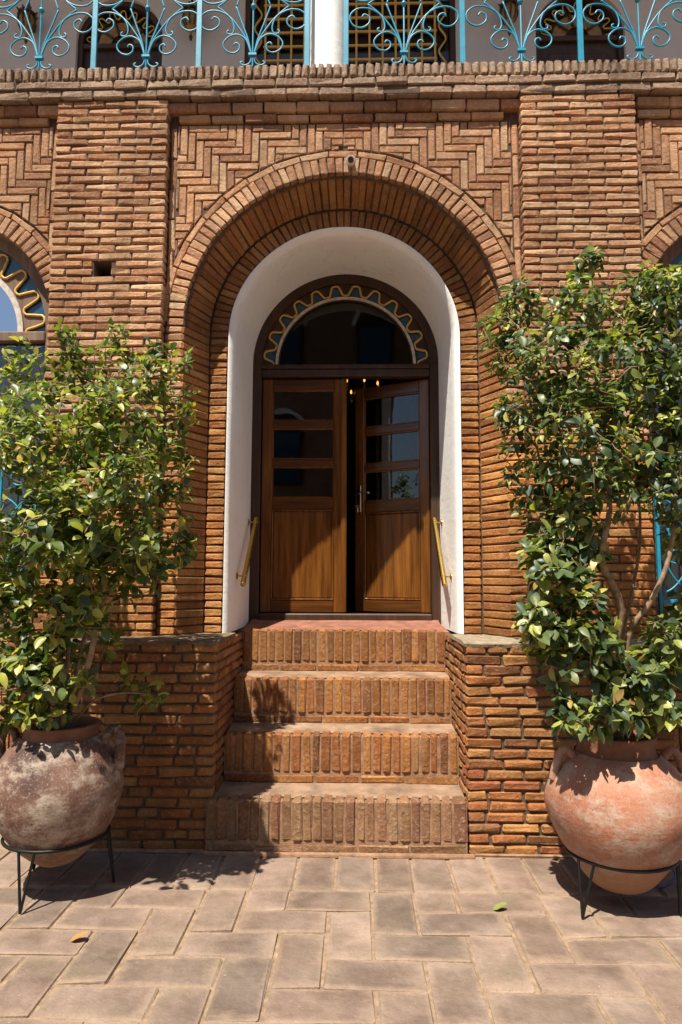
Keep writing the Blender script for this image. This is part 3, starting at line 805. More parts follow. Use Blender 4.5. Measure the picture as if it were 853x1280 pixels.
def leaf(name, width, handed):
    """door leaf in its own coordinates: hinge at x=0, leaf towards -handed*x, front at y=0"""
    LW, LH = width, DZ1-DZ0-.004
    o = empty(name, (0, 0, 0), parent=None)
    S = lambda x0, x1: tuple(sorted((x0*handed, x1*handed)))
    def part(nm, x0, x1, y0, y1, z0, z1, mat, bev=.005):
        a, b = S(x0, x1); return obj(nm, box(a, b, y0, y1, z0, z1, bev), M[mat], o)
    st = .088
    part('stile', 0, st, 0, .045, 0, LH, 'wood'); part('stile', LW-st, LW, 0, .045, 0, LH, 'wood')
    zs = [LH-.1, LH-.1-.262, LH-.1-.262-.068, LH-.1-.262*2-.068, LH-.1-.262*2-.136, LH-.1-.262*3-.136]
    part('rail', st, LW-st, .001, .044, LH-.1, LH, 'woodh')
    part('rail', st, LW-st, .001, .044, zs[2], zs[1], 'woodh'); part('rail', st, LW-st, .001, .044, zs[4], zs[3], 'woodh')
    part('rail', st, LW-st, .001, .044, zs[5]-.1, zs[5], 'woodh'); part('rail', st, LW-st, .001, .044, 0, .1, 'woodh')
    for (t, b_) in ((zs[0], zs[1]), (zs[2], zs[3]), (zs[4], zs[5])):
        a, b = S(st, LW-st)
        pn = obj('pane', plain(a, b, .022, .026, b_, t), M['glass'], o)
        w = .01
        obj('glazing_bead', join(box(a, b, .006, .021, b_, b_+w, .002), box(a, b, .006, .021, t-w, t, .002), box(a, a+w, .006, .021, b_+w, t-w, .002), box(b-w, b, .006, .021, b_+w, t-w, .002)), M['wood'], o)
    a, b = S(st, LW-st); z0, z1 = .1, zs[5]-.1
    # raised panel
    pn = obj('panel', join(plain(a, b, .022, .034, z0, z1), hexa([(a+.022, .01, z0+.022), (b-.022, .01, z0+.022), (a+.008, .0225, z0+.008), (b-.008, .0225, z0+.008), (a+.022, .01, z1-.022), (b-.022, .01, z1-.022), (a+.008, .0225, z1-.008), (b-.008, .0225, z1-.008)], .003)), M['wood'], o)
    w = .014
    obj('panel_moulding', join(box(a, b, -.003, .02, z0, z0+w, .004), box(a, b, -.003, .02, z1-w, z1, .004), box(a, a+w, -.003, .02, z0+w, z1-w, .004), box(b-w, b, -.003, .02, z0+w, z1-w, .004)), M['wood'], o)
    return o, LW, LH
ld, LW, LH = leaf('door_leaf', .70, 1)
obj('meeting_bead', box(LW-.03, LW+.018, -.016, -.0, .0, LH, .006), M['wood'], ld)
ld.parent = house; ld.location = (-.706, YD+.01, DZ0)
rd_, _, _ = leaf('door_leaf', .70, -1)
rd_.parent = house; rd_.location = (.706, YD+.012, DZ0); rd_.rotation_euler = (0, 0, radians(-27))
# lever handle, back plate and key on the open leaf
hx = -(LW-.044)
obj('handle_plate', box(hx-.016, hx+.016, -.009, -.0005, .86, 1.1, .004), M['steel'], rd_)
obj('handle', join(tube([(hx, -.006, 1.03), (hx, -.05, 1.03)], .009, 8), tube(catmull([(hx, -.05, 1.03), (hx+.04, -.053, 1.032), (hx+.12, -.05, 1.022)], 4), .0085, 8)), M['steel'], rd_, smooth=True)
obj('key', join(tube([(hx, -.008, .92), (hx, -.04, .92)], .004, 6), tube([(hx+.014*cos(a*pi/5), -.045, .905+.014*sin(a*pi/5)) for a in range(11)], .003, 5), tube([(hx, -.04, .9), (hx+.004, -.042, .86)], .006, 6)), M['brass'], rd_)
# ------------------------------------------------------------------ staircase
W2 = .75; T, Rr = .319, .3145; YS1 = .648
stair = empty('brick_staircase', (0, .2, 0), 'four brick steps with upright brick risers climbing to the double door', 'staircase')
for i in range(4):
    yr = YS1-i*T; zt = (4-i)*Rr; zb = zt-Rr
    stp = empty('step', (0, yr, zb), parent=stair)
    xa, xb = (-W2-.012, W2+.012) if i < 3 else (-.805, .762)
    mt = 'st4' if i == 3 else 'st'
    back = yr+T+.05 if i else YD-.03
    obj('step_core', plain(xa, xb, yr+.009, back, zb-.01, zt-.014), M['mortar_s'], stp)
    nb = 24; x = xa; w0 = (xb-xa)/nb
    while x < xb-.02:
        w = w0*U(.9, 1.1)
        if xb-x-w < .03: w = xb-x
        h = Rr-.07-.006
        c = corners(-w/2+.003, w/2-.003, 0, .12, -h/2, h/2+.0)
        bm_ = hexa(c, .011, .0022)
        obj('riser_brick', bm_, M[mt], stp, loc=(x+w/2, yr+U(-.004, .004), zt+.0005-h/2+U(-.002, .002)), rot=(0, U(-.009, .009), 0)); x += w
    x = xa; ph = .052
    while x < xb-.02:
        w = .3*U(.9, 1.1)
        if xb-x-w < .1: w = xb-x
        obj('base_brick', hexa(corners(-w/2+.004, w/2-.004, 0, .1, -ph/2, ph/2), .009, .003), M[mt], stp, loc=(x+w/2, yr+.004+U(-.003, .003), zb+.008+ph/2)); x += w
    # worn tread, sagging a little over the nosing
    nx, ny = 40, 10; V = []; F = []
    y0, y1 = yr+.075+.0, back
    for j in range(ny+1):
        for q in range(nx+1):
            xx = xa+(xb-xa)*q/nx; yy = y0+(y1-y0)*j/ny
            zz = zt-.001+.003*noise.noise(Vector((xx*7, yy*7, i)))-(.004 if j == 0 else 0)
            if i == 0: zz += .055*max(0., (yy-yr-.1)/(y1-yr-.1))**1.2
            else: zz += .012*(yy-y0)/(y1-y0)
            V.append((xx, yy+(.05*noise.noise(Vector((xx*9, i, 0))) if j == 0 else 0), zz))
    for j in range(ny):
        for q in range(nx): a = j*(nx+1)+q; F.append((a, a+1, a+nx+2, a+nx+1))
    obj('tread', (V, F), M['redtread'] if i == 0 else M['tread'], stp, smooth=True)
V = [(-.86, .72, 1.258), (.86, .72, 1.258), (.86, YD, 1.3), (-.86, YD, 1.3)]
obj('landing_bed', ([(p[0], p[1], p[2]-.02) for p in V], [(0, 1, 2, 3)]), M['redtread'], stair)
# painted red skirting along the foot of the wall
sk_ = obj('skirting', join(box(-.81, .8, YS1-3*T-.035, YS1-3*T-.002, -.004, .022, .006, .002), box(.8, 2.0, PYF-.03, PYF-.002, -.004, .016, .006, .002), box(-2.0, -.81, PYF-.03, PYF-.002, -.004, .016, .006, .002)), M['mortar_s'], stair)
# ------------------------------------------------------------------ brass grab bars
def grab(s):
    rx = lambda y: (RW-.038+(RD-RW+.038)*(y-YI-.06)/(YD-.04-YI))
    g = empty('grab_bar', (s*.82, .8, 1.9), 'slanting brass grab bar on the %s white reveal' % ('shaded' if s < 0 else 'sunlit'), 'grab bar', 'brass grab bars')
    ya, za, yb, zb = .6, 1.66, 1.0, 2.1
    off = .062
    xa = s*(rx(ya)-off); xb = s*(rx(yb)-off)
    d = (Vector((xb, yb, zb))-Vector((xa, ya, za)))
    A = Vector((xa, ya, za)); e0 = A-d*.14; e1 = A+d*1.06
    obj('bar', tube([e0, e1], .0195, 16), M['brass'], g, smooth=False)
    for q in (e0, e1):
        dn = d.normalized()*.012
        obj('end_cap', tube([q-dn, q-dn*.5, q+dn*.5, q+dn], [.014, .02, .02, .018], 16), M['brass'], g)
    for (yy, zz, xx) in ((ya, za, xa), (yb, zb, xb)):
        wx = s*rx(yy)
        b = obj('bracket', tube([(wx-s*.004, yy, zz), (xx, yy, zz)], .006, 10), M['brass'], g)
        obj('rosette', tube([(wx+s*.002, yy, zz), (wx-s*.006, yy, zz), (wx-s*.012, yy, zz)], [.028, .027, .01], 18), M['brass'], b)
        dn = d.normalized()
        obj('collar', tube([Vector((xx, yy, zz))-dn*.013, Vector((xx, yy, zz))-dn*.009, Vector((xx, yy, zz))+dn*.009, Vector((xx, yy, zz))+dn*.013], [.018, .023, .023, .018], 16), M['brass'], b)
grab(-1); grab(1)
# small spot lamp at the crown of the arch
sp_ = empty('spot_lamp', (.055, NY-.02, CZ+RF+.07), 'small round grey spot lamp fixed on the crown of the arch', 'lamp')
cx, cz = .055, CZ+RF+.065
obj('housing', tube([(cx, NY, cz), (cx, NY-.05, cz-.006), (cx, NY-.062, cz-.01)], [.026, .036, .03], 16), M['silver'], sp_)
obj('lens', tube([(cx, NY-.06, cz-.008), (cx, NY-.067, cz-.012)], .021, 14), M['iron_l'], sp_)
obj('mount', box(cx-.02, cx+.02, NY-.03, NY+.0, cz+.025, cz+.048, .004), M['silver'], sp_)
# ------------------------------------------------------------------ side windows with turquoise guards
for s in (-1, 1):
    wn = empty('arched_window', (s*2.87, .28, 1.35), parent=house)
    wy = .2; cx = s*2.87
    obj('soffit', [(half_annulus(cx, CZ, .795, .83, NY+.02, wy+.1))][0], M['wframe'], wn)
    f = obj('window_frame', join(half_annulus(cx, CZ, .715, .80, wy-.02, wy+.06), box(cx-.8, cx-.715, wy-.02, wy+.06, 1.35, CZ, .006), box(cx+.715, cx+.8, wy-.02, wy+.06, 1.35, CZ, .006),
        box(cx-.715, cx+.715, wy-.03, wy+.06, CZ-.075, CZ, .008), box(cx-.715, cx+.715, wy-.02, wy+.06, 1.35, 1.45, .006), box(cx-.035, cx+.035, wy-.01, wy+.05, 1.45, CZ-.075, .005)), M['wframe'], wn)
    k = .93
    rs0, rs1, rg_ = .56, .7, .53
    w = lobes(rs0, rs1, 11, False)
    obj('coloured_glass', half_annulus(cx, CZ, rg_+.01, .72, wy+.022, wy+.028), M['blue'], wn)
    V, F = [], []; nn = 11*16
    for i in range(nn+1):
        a = pi*i/nn
        for r in (rg_, w(a)): V.append((cx-r*cos(a), wy+.012, CZ+r*sin(a)))
    for i in range(nn): F.append((2*i, 2*i+1, 2*i+3, 2*i+2))
    obj('scalloped_board', (V, F), M['wframe'], wn)
    pts = [(cx-w(pi*i/132)*cos(pi*i/132), wy+.006, CZ+w(pi*i/132)*sin(pi*i/132)) for i in range(133)]
    obj('gilt_scallop', tube(pts, .0095, 6), M['gold'], wn, smooth=True)
    obj('arch_bead', half_annulus(cx, CZ, rg_-.03, rg_+.01, wy-.004, wy+.016), M['silver'], wn)
    obj('fan_pane', half_disc(cx, CZ, rg_, wy+.02), M['mirror'], wn)
    for (a, b) in ((cx-.715, cx-.035), (cx+.035, cx+.715)):
        obj('pane', plain(a, b, wy+.02, wy+.024, 1.45, CZ-.075), M['glass'], wn)
        V = []; F = []; nf = 60
        for i in range(nf+1):
            xx = a+(b-a)*i/nf; yy = wy+.055+.018*sin(i*1.5)+.01*sin(i*.6)
            V += [(xx, yy, 1.4), (xx, yy, CZ-.16)]
        for i in range(nf): F.append((2*i, 2*i+2, 2*i+3, 2*i+1))
        obj('curtain', (V, F), M['curtain'], wn, smooth=True)
    obj('sill', box(cx-.8, cx+.8, -.02, wy-.021, 1.3, 1.345, .006), M['ledge'], wn)
    # turquoise guard
    gd = empty('window_guard', (cx, .1, 1.4), 'turquoise scrollwork window guard behind the %s shrub' % ('lighter green' if s < 0 else 'darker green'), 'window guard', 'window guards')
    gy = .1
    x0, x1 = cx-.74, cx+.74; z0, z1 = 1.5, 2.46
    for xx in (x0, x1): obj('post', box(xx-.012, xx+.012, gy-.012, gy+.012, 1.33, z1, .003), M['turq'], gd)
    for zz in (z0, z1, z1-.05): obj('rail', box(x0-.012, x1+.012, gy-.0125, gy+.0125, zz-.014, zz+.01, .003), M['turq'], gd)
    for i in range(6):
        xc = x0+(i+.5)*(x1-x0)/6
        obj('ring', tube([(xc+.055*cos(a*pi/12), gy, z1-.125+.055*sin(a*pi/12)) for a in range(25)], .006, 6, cap=False), M['turq'], gd, smooth=True)
        if i < 5:
            xp = x0+(i+1)*(x1-x0)/6
            obj('bar', box(xp-.006, xp+.006, gy-.006, gy+.006, z0+.01, z1-.065, .002), M['turq'], gd)
        for q in (-1, 1):
            pts = catmull([(xc-q*.1, gy, 1.55), (xc-q*.02, gy, 1.6), (xc+q*.06, gy, 1.72), (xc+q*.03, gy, 1.83), (xc-q*.04, gy, 1.83), (xc-q*.05, gy, 1.77), (xc-q*.01, gy, 1.75)], 5)
            obj('scroll', tube(pts, .006, 6), M['turq'], gd, smooth=True)
            obj('scroll', tube([(p[0], p[1], 3.75-p[2]) for p in pts], .006, 6), M['turq'], gd, smooth=True)
# ------------------------------------------------------------------ rooms behind
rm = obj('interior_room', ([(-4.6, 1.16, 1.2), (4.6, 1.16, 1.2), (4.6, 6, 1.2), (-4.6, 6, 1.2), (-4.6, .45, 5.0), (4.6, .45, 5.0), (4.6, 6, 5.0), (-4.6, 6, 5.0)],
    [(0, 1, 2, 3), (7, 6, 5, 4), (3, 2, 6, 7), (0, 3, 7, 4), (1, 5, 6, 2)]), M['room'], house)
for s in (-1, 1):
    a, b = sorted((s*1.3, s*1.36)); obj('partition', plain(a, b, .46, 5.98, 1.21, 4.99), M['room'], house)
ch = empty('chandelier', (.14, 2.6, 4.2), 'gilt chandelier with small lit bulbs glimpsed through the door gap', 'chandelier')
cc = Vector((.1, 2.6, 3.66))
obj('stem', tube([cc+Vector((0, 0, 1.1)), cc+Vector((0, 0, -.12))], .012, 8), M['brass'], ch)
obj('hub', lathe([(.001, -.16), (.03, -.12), (.05, -.05), (.025, 0), (.04, .06), (.012, .12)], 16, *cc), M['brass'], ch, smooth=True)
for i in range(8):
    a = 2*pi*i/8+.3; d = Vector((cos(a), sin(a), 0))
    ar = obj('arm', tube(catmull([cc, cc+d*.1+Vector((0, 0, -.1)), cc+d*.2+Vector((0, 0, -.06)), cc+d*.24+Vector((0, 0, .02))], 5), .007, 6), M['brass'], ch, smooth=True)
    e = cc+d*.24+Vector((0, 0, .02))
    obj('bulb', lathe([(.001, .0), (.01, .01), (.012, .022), (.007, .04), (.001, .05)], 10, *e), M['bulb'], ar, smooth=True)
    obj('crystal_drop', lathe([(.001, -.09), (.012, -.06), (.003, -.03), (.008, -.015), (.001, 0)], 6, e.x, e.y, e.z-.01), M['steel'], ar)
# ------------------------------------------------------------------ balcony storey
YU = 1.78
obj('balcony_floor', plain(-4.7, 4.7, .301, YU+.2, 5.06, 5.2), M['ledge'], house)
uw = []
# upper wall built as panels around its openings: three arches and one tall lattice
op = [(-2.31, .44), (2.31, .44), (-4.1, .44), (4.1, .44)]
zs_, zt_ = 7.08, 8.3
xs = [-6.2]
def wall_rect(x0, x1, z0, z1): uw.append(plain(x0, x1, YU, YU+.16, z0, z1))
edges = sorted([(-4.1, .44), (-2.31, .44), (2.31, .44), (4.1, .44), (0.02, 1.06)])
x = -6.2
for (c, h) in edges:
    wall_rect(x, c-h, 5.2, zt_); x = c+h
wall_rect(x, 6.2, 5.2, zt_)
wall_rect(-1.04, 1.08, 8.0, zt_)
uo = obj('upper_wall', join(*uw), M['uwall'], house)
for (c, h) in ((-2.31, .44), (2.31, .44), (-4.1, .44), (4.1, .44)):
    n = 24; V = []; F = []
    for i in range(n+1):
        a = pi*i/n
        V += [(c-h*cos(a), YU, zs_+h*sin(a)), (c-h*cos(a), YU, zt_), (c-h*cos(a), YU+.16, zs_+h*sin(a))]
    for i in range(n): F += [(3*i, 3*i+3, 3*i+4, 3*i+1), (3*i, 3*i+2, 3*i+5, 3*i+3)]
    obj('arch_infill', (V, F), M['uwall'], uo)
    w = empty('upper_window', (c, YU+.1, 5.2), parent=house)
    obj('window_frame', join(half_annulus(c, zs_, h-.05, h, YU+.04, YU+.12), box(c-h, c-h+.05, YU+.04, YU+.12, 5.2, zs_), box(c+h-.05, c+h, YU+.04, YU+.12, 5.2, zs_), box(c-h+.05, c+h-.05, YU+.05, YU+.12, zs_-.06, zs_-.01)), M['frame'], w)
    obj('pane', half_disc(c, zs_, h-.04, YU+.1), M['glass'], w)
    obj('shutter_panel', plain(c-h+.05, c+h-.05, YU+.09, YU+.12, 5.2, zs_-.06), M['frame'], w)
    for i in range(1, 5):
        a = pi*i/5
        obj('glazing_bar', tube([(c-.12*cos(a), YU+.08, zs_+.12*sin(a)), (c-.26*cos(a), YU+.08, zs_+.26*sin(a))], .012, 6), M['frame'], w)
    fw = lobes(.28, .37, 9)
    obj('gilt_scallop', tube([(c-fw(pi*i/108)*cos(pi*i/108), YU+.08, zs_+fw(pi*i/108)*sin(pi*i/108)) for i in range(109)], .007, 5), M['gold'], w, smooth=True)
    obj('amber_pane', half_annulus(c, zs_, .12, .25, YU+.092, YU+.096), M['amber'], w)
    obj('inner_panel', box(c-.3, c+.3, YU+.075, YU+.089, 5.3, zs_-.18, .01), M['frame'], w)
lt = empty('lattice_window', (.02, YU+.1, 5.2), parent=house)
obj('pane', plain(-1.0, 1.04, YU+.11, YU+.115, 5.2, 8.0), M['glass'], lt)
obj('jamb', box(-1.04, -.99, YU+.03, YU+.13, 5.2, 8.0), M['frame'], lt)
obj('jamb', box(1.03, 1.08, YU+.03, YU+.13, 5.2, 8.0), M['frame'], lt)
for i in range(14):
    xx = -.84+i*1.72/13; obj('glazing_bar', box(xx-.01, xx+.01, YU+.07, YU+.09, 5.2, 8.0, .003), M['gold'], lt)
for i in range(18):
    zz = 5.35+i*.152; obj('glazing_bar', box(-.86, .9, YU+.068, YU+.088, zz-.01, zz+.01, .003), M['gold'], lt)
for q, xx in ((-1, -.915), (1, .955)):
    pts = [(xx+.035*sin(i*.55), YU+.075, 5.3+i*.025) for i in range(108)]
    obj('gilt_scallop', tube(pts, .01, 5), M['gold'], lt, smooth=True)
obj('dark_backing', plain(-6.2, 6.2, YU+.6, YU+.7, 5.2, 8.3), M['room'], house)
obj('veranda_roof', plain(-6.2, 6.2, .28, YU+.7, 8.3, 8.5), M['uwall'], house)
# column
cl = empty('column', (-.118, .13, 5.2), parent=house)
obj('shaft', lathe([(.135, 0), (.133, 1.5), (.128, 3.1)], 40, -.118, .15, 5.2), M['white'], cl, smooth=True)
obj('base', lathe([(.16, 0), (.16, .03), (.14, .05)], 40, -.118, .15, 5.2), M['white'], cl, smooth=True)
# railing
RB = 5.303; RY = -.005
def motif(par, xc):
    P3 = lambda pts, q: [(xc+q*a, RY, RB+t) for a, t in pts]
    mir = lambda pts: [(a, .94-t) for a, t in pts]
    base = [(.008, .09), (.018, .035), (.048, .012), (.078, .016), (.088, .034), (.072, .04)]
    lowr = [(.012, .1), (.046, .203), (.083, .239), (.125, .252), (.175, .235), (.213, .192), (.21, .15), (.178, .117), (.133, .109), (.1, .135), (.1, .172), (.125, .186), (.138, .168)]
    upr = [(.012, .1), (.04, .2), (.1, .3), (.17, .39), (.25, .437), (.33, .438), (.383, .395), (.385, .34), (.35, .298), (.298, .29), (.25, .325), (.25, .372), (.285, .392), (.303, .368)]
    sml = [(.26, .47), (.2, .42), (.155, .365), (.138, .3), (.15, .258), (.182, .255), (.19, .275), (.175, .285)]
    stk = [(.01, .1), (.035, .21), (.08, .34), (.125, .47)]
    obj('rod', tube([(xc, RY, RB), (xc, RY, RB+.94)], .0065, 6), M['turq'], par)
    obj('knob', lathe([(.002, -.02), (.016, -.012), (.02, 0), (.016, .012), (.002, .02)], 10, xc, RY, RB+.47), M['turq'], par, smooth=True)
    for zz in (.092, .848): obj('collar', box(xc-.03, xc+.03, RY-.014, RY+.014, RB+zz-.011, RB+zz+.011, .003), M['turq'], par)
    for q in (-1, 1):
        for pts in (base, lowr, upr, sml, stk):
            for f in (pts, mir(pts)):
                obj('scroll', tube(catmull(P3(f, q), 5), .0062, 6), M['turq'], par, smooth=True)
for s, xsr, lab in ((-1, [-3.41, -2.61, -1.81, -1.045, -.262], 'turquoise scrollwork balcony railing with a turquoise post against the sunlit side of the column'), (1, [.018, .853, 1.69, 2.52, 3.34], 'turquoise scrollwork balcony railing starting from the shaded side of the column')):
    rl = empty('balcony_railing', (sum(xsr)/5, RY, RB), lab, 'railing', 'balcony railings')
    for xx in xsr: obj('post', box(xx-.02, xx+.02, RY-.01, RY+.01, RB-.01, RB+.97, .003), M['turq'], rl)
    a, b = min(xsr), max(xsr)
    obj('top_rail', box(a-.02, b+.02, RY-.02, RY+.02, RB+.942, RB+.967, .004), M['turq'], rl)
    for i in range(4): motif(rl, (xsr[i]+xsr[i+1])/2)
# wall lanterns
def lantern(x, label):
    z = 7.17; y = YU-.13
    o = empty('wall_lantern', (x, YU, z), label, 'lantern', 'bronze wall lanterns')
    obj('back_plate', box(x-.03, x+.03, YU-.015, YU, z-.02, z+.2, .006), M['iron_l'], o)
    obj('bracket', tube(catmull([(x, YU-.01, z+.12), (x, y+.02, z+.22), (x, y, z+.16)], 6), .009, 6), M['iron_l'], o, smooth=True)
    obj('lantern_body', lathe([(.002, -.2), (.012, -.17), (.018, -.14), (.05, -.1), (.075, -.04), (.07, .03), (.05, .07)], 18, x, y, z), M['amber'], o, smooth=True)
    obj('crown', lathe([(.055, .07), (.085, .075), (.06, .1), (.03, .14), (.012, .17), (.002, .19)], 18, x, y, z), M['iron_l'], o, smooth=True)
    obj('finial', lathe([(.002, -.25), (.014, -.225), (.02, -.2), (.008, -.18)], 10, x, y, z), M['iron_l'], o, smooth=True)
    for i in range(8):
        a = 2*pi*i/8
        obj('leaf_ornament', tube(catmull([(x+.05*cos(a), y+.05*sin(a), z-.1), (x+.085*cos(a), y+.085*sin(a), z-.02), (x+.08*cos(a), y+.08*sin(a), z+.06), (x+.1*cos(a), y+.1*sin(a), z+.09)], 4), .009, 5), M['iron_l'], o, smooth=True)
lantern(-1.55, 'bronze wall lantern on the pale wall between lattice window and the arch left of it')
lantern(1.58, 'bronze wall lantern on the pale wall between lattice window and the arch right of it')
lantern(-3.2, 'bronze wall lantern beyond the arched upper window, half hidden by scrollwork')
# ------------------------------------------------------------------ opposite house, seen as a reflection in the panes
oh = empty('opposite_house', (1, -13, 0), 'plain brick house across the courtyard seen reflected in the door panes', 'house')
obj('wall', plain(-6.2, 8, -17, -13, 0, 10.6), M['opp'], oh)
for i in range(5):
    for k in range(3):
        c = -4.8+i*2.7; z = 1.2+k*3.2
        obj('window', join(box(c-.55, c+.55, -13.0, -12.9, z, z+1.6), half_annulus(c, z+1.6, .0, .55, -13.0, -12.9, 16)), M['frame'], oh)
        obj('surround', half_annulus(c, z+1.6, .55, .68, -13.0, -12.86, 16), M['white'], oh)
        obj('window_pane', plain(c-.45, c+.45, -12.9, -12.88, z+.1, z+1.55), M['blue'], oh)
# ------------------------------------------------------------------ jars, stands, shrubs
def jar(cx, cy, prof, mat, label, handles, seed):
    o = empty('clay_jar', (cx, cy, prof[0][1]), label, 'jar', 'clay jars')
    # densify
    pr = [Vector((r, 0, z)) for r, z in prof]; pr = catmull(pr, 5)
    body = obj('body', lathe([(p.x, p.z) for p in pr], 56, cx, cy, 0, .025, seed), mat, o, smooth=True)
    return o
def stand(cx, cy, rz, rr, feet, label):
    o = empty('iron_stand', (cx, cy, 0), label, 'plant stand', 'iron plant stands')
    obj('ring', tube([(cx+rr*cos(a*pi/24), cy+rr*sin(a*pi/24), rz) for a in range(49)], .009, 8, cap=False), M['black'], o, smooth=True)
    for (fx, fy) in feet:
        a = atan2(fy-cy, fx-cx)
        for d in (-.17, .17):
            q = (cx+rr*cos(a+d), cy+rr*sin(a+d), rz)
            obj('leg', tube([q, (fx, fy, .006)], .0075, 8), M['black'], o)
    return o
# left
LX, LY = -1.492, -.8
lj = jar(LX, LY, [(.01, .135), (.08, .14), (.155, .19), (.235, .27), (.3, .38), (.332, .5), (.325, .6), (.285, .7), (.235, .765), (.2, .795)], M['claydark'],
    'dark maroon clay jar with ear handles on the stand beside the shaded steps', True, 1)
obj('rim', lathe([(.198, .788), (.186, .81), (.188, .835), (.199, .85), (.194, .858), (.178, .852), (.165, .82), (.16, .78)], 56, LX, LY, 0, .02, 1), M['rim'], lj, smooth=True)
obj('soil', [lathe([(.0, .81), (.1, .815), (.166, .80)], 24, LX, LY, 0)][0], M['soil'], lj, smooth=True)
for q in (-1, 1):
    pts = catmull([(LX+q*.235, LY, .755), (LX+q*.262, LY-.005, .815), (LX+q*.3, LY-.01, .825), (LX+q*.327, LY-.01, .775), (LX+q*.325, LY-.01, .7), (LX+q*.315, LY, .63)], 6)
    obj('handle', tube(pts, [.021+.012*(i/len(pts)) for i in range(len(pts))], 12), M['claydark'], lj, smooth=True)
stand(LX, LY, .285, .262, [(-1.536, -1.085), (-1.205, -.72), (-1.715, -.57)], 'black iron ring stand with hairpin legs under the dark maroon jar')
RX, RY_ = 1.452, -.86
rj = jar(RX, RY_, [(.01, .075), (.09, .08), (.16, .12), (.225, .2), (.3, .31), (.352, .43), (.36, .52), (.33, .62), (.28, .69), (.235, .73), (.208, .75)], M['clayred'],
    'rosy orange clay jar with pale blotches on the stand beside the sunlit steps', False, 5)
obj('rim', lathe([(.204, .742), (.19, .765), (.188, .8), (.197, .835), (.196, .846), (.182, .842), (.17, .8), (.165, .75)], 56, RX, RY_, 0, .02, 5), M['rim'], rj, smooth=True)
obj('soil', lathe([(.0, .80), (.1, .805), (.17, .79)], 24, RX, RY_, 0), M['soil'], rj, smooth=True)
for q in (-1, 1):
    pts = catmull([(RX+q*.225, RY_-.03, .73), (RX+q*.262, RY_-.035, .765), (RX+q*.295, RY_-.035, .75), (RX+q*.318, RY_-.03, .69), (RX+q*.335, RY_-.02, .61)], 6)
    obj('handle', tube(pts, .022, 12), M['clayred'], rj, smooth=True)
stand(RX, RY_, .262, .272, [(1.2, -1.035), (1.69, -.985), (1.49, -.56)], 'black iron ring stand with hairpin legs under the rosy orange jar')

LEAFM = {}
def leaf_geo(curl, fold, wid, twist=0., bend=0.):
    V, F = [], []; ns = 5
    for i in range(ns+1):
        t = i/ns
        w = wid*(sin(pi*min(1., t*.95+.02))**.7)*(1-.1*t) if 0 < i < ns else .012
        x = t; z = -curl*t*t+.1*t
        tw = twist*t; yb = bend*t*t; wz = .03*sin(t*7+curl*9)
        V += [Vector((x, yb-w*cos(tw), z+fold*w-w*sin(tw)+wz)), Vector((x, yb, z)), Vector((x, yb+w*cos(tw), z+fold*w+w*sin(tw)-wz))]
    for i in range(ns):
        a = 3*i; F += [(a, a+3, a+4, a+1), (a+1, a+4, a+5, a+2)]
    return V, F
LG = [leaf_geo(c, f, w, t, b) for c, f, w, t, b in ((.12, .35, .3, .2, 0), (.3, .25, .25, -.3, .1), (.05, .5, .33, .1, -.1), (.5, .3, .27, .4, .05), (.2, .1, .32, -.2, .12), (-.12, .4, .26, .3, -.08),
    (.35, .6, .24, -.5, 0), (.7, .2, .28, .2, .1), (.1, .7, .34, 0, -.12), (.25, -.15, .3, .35, .06))]
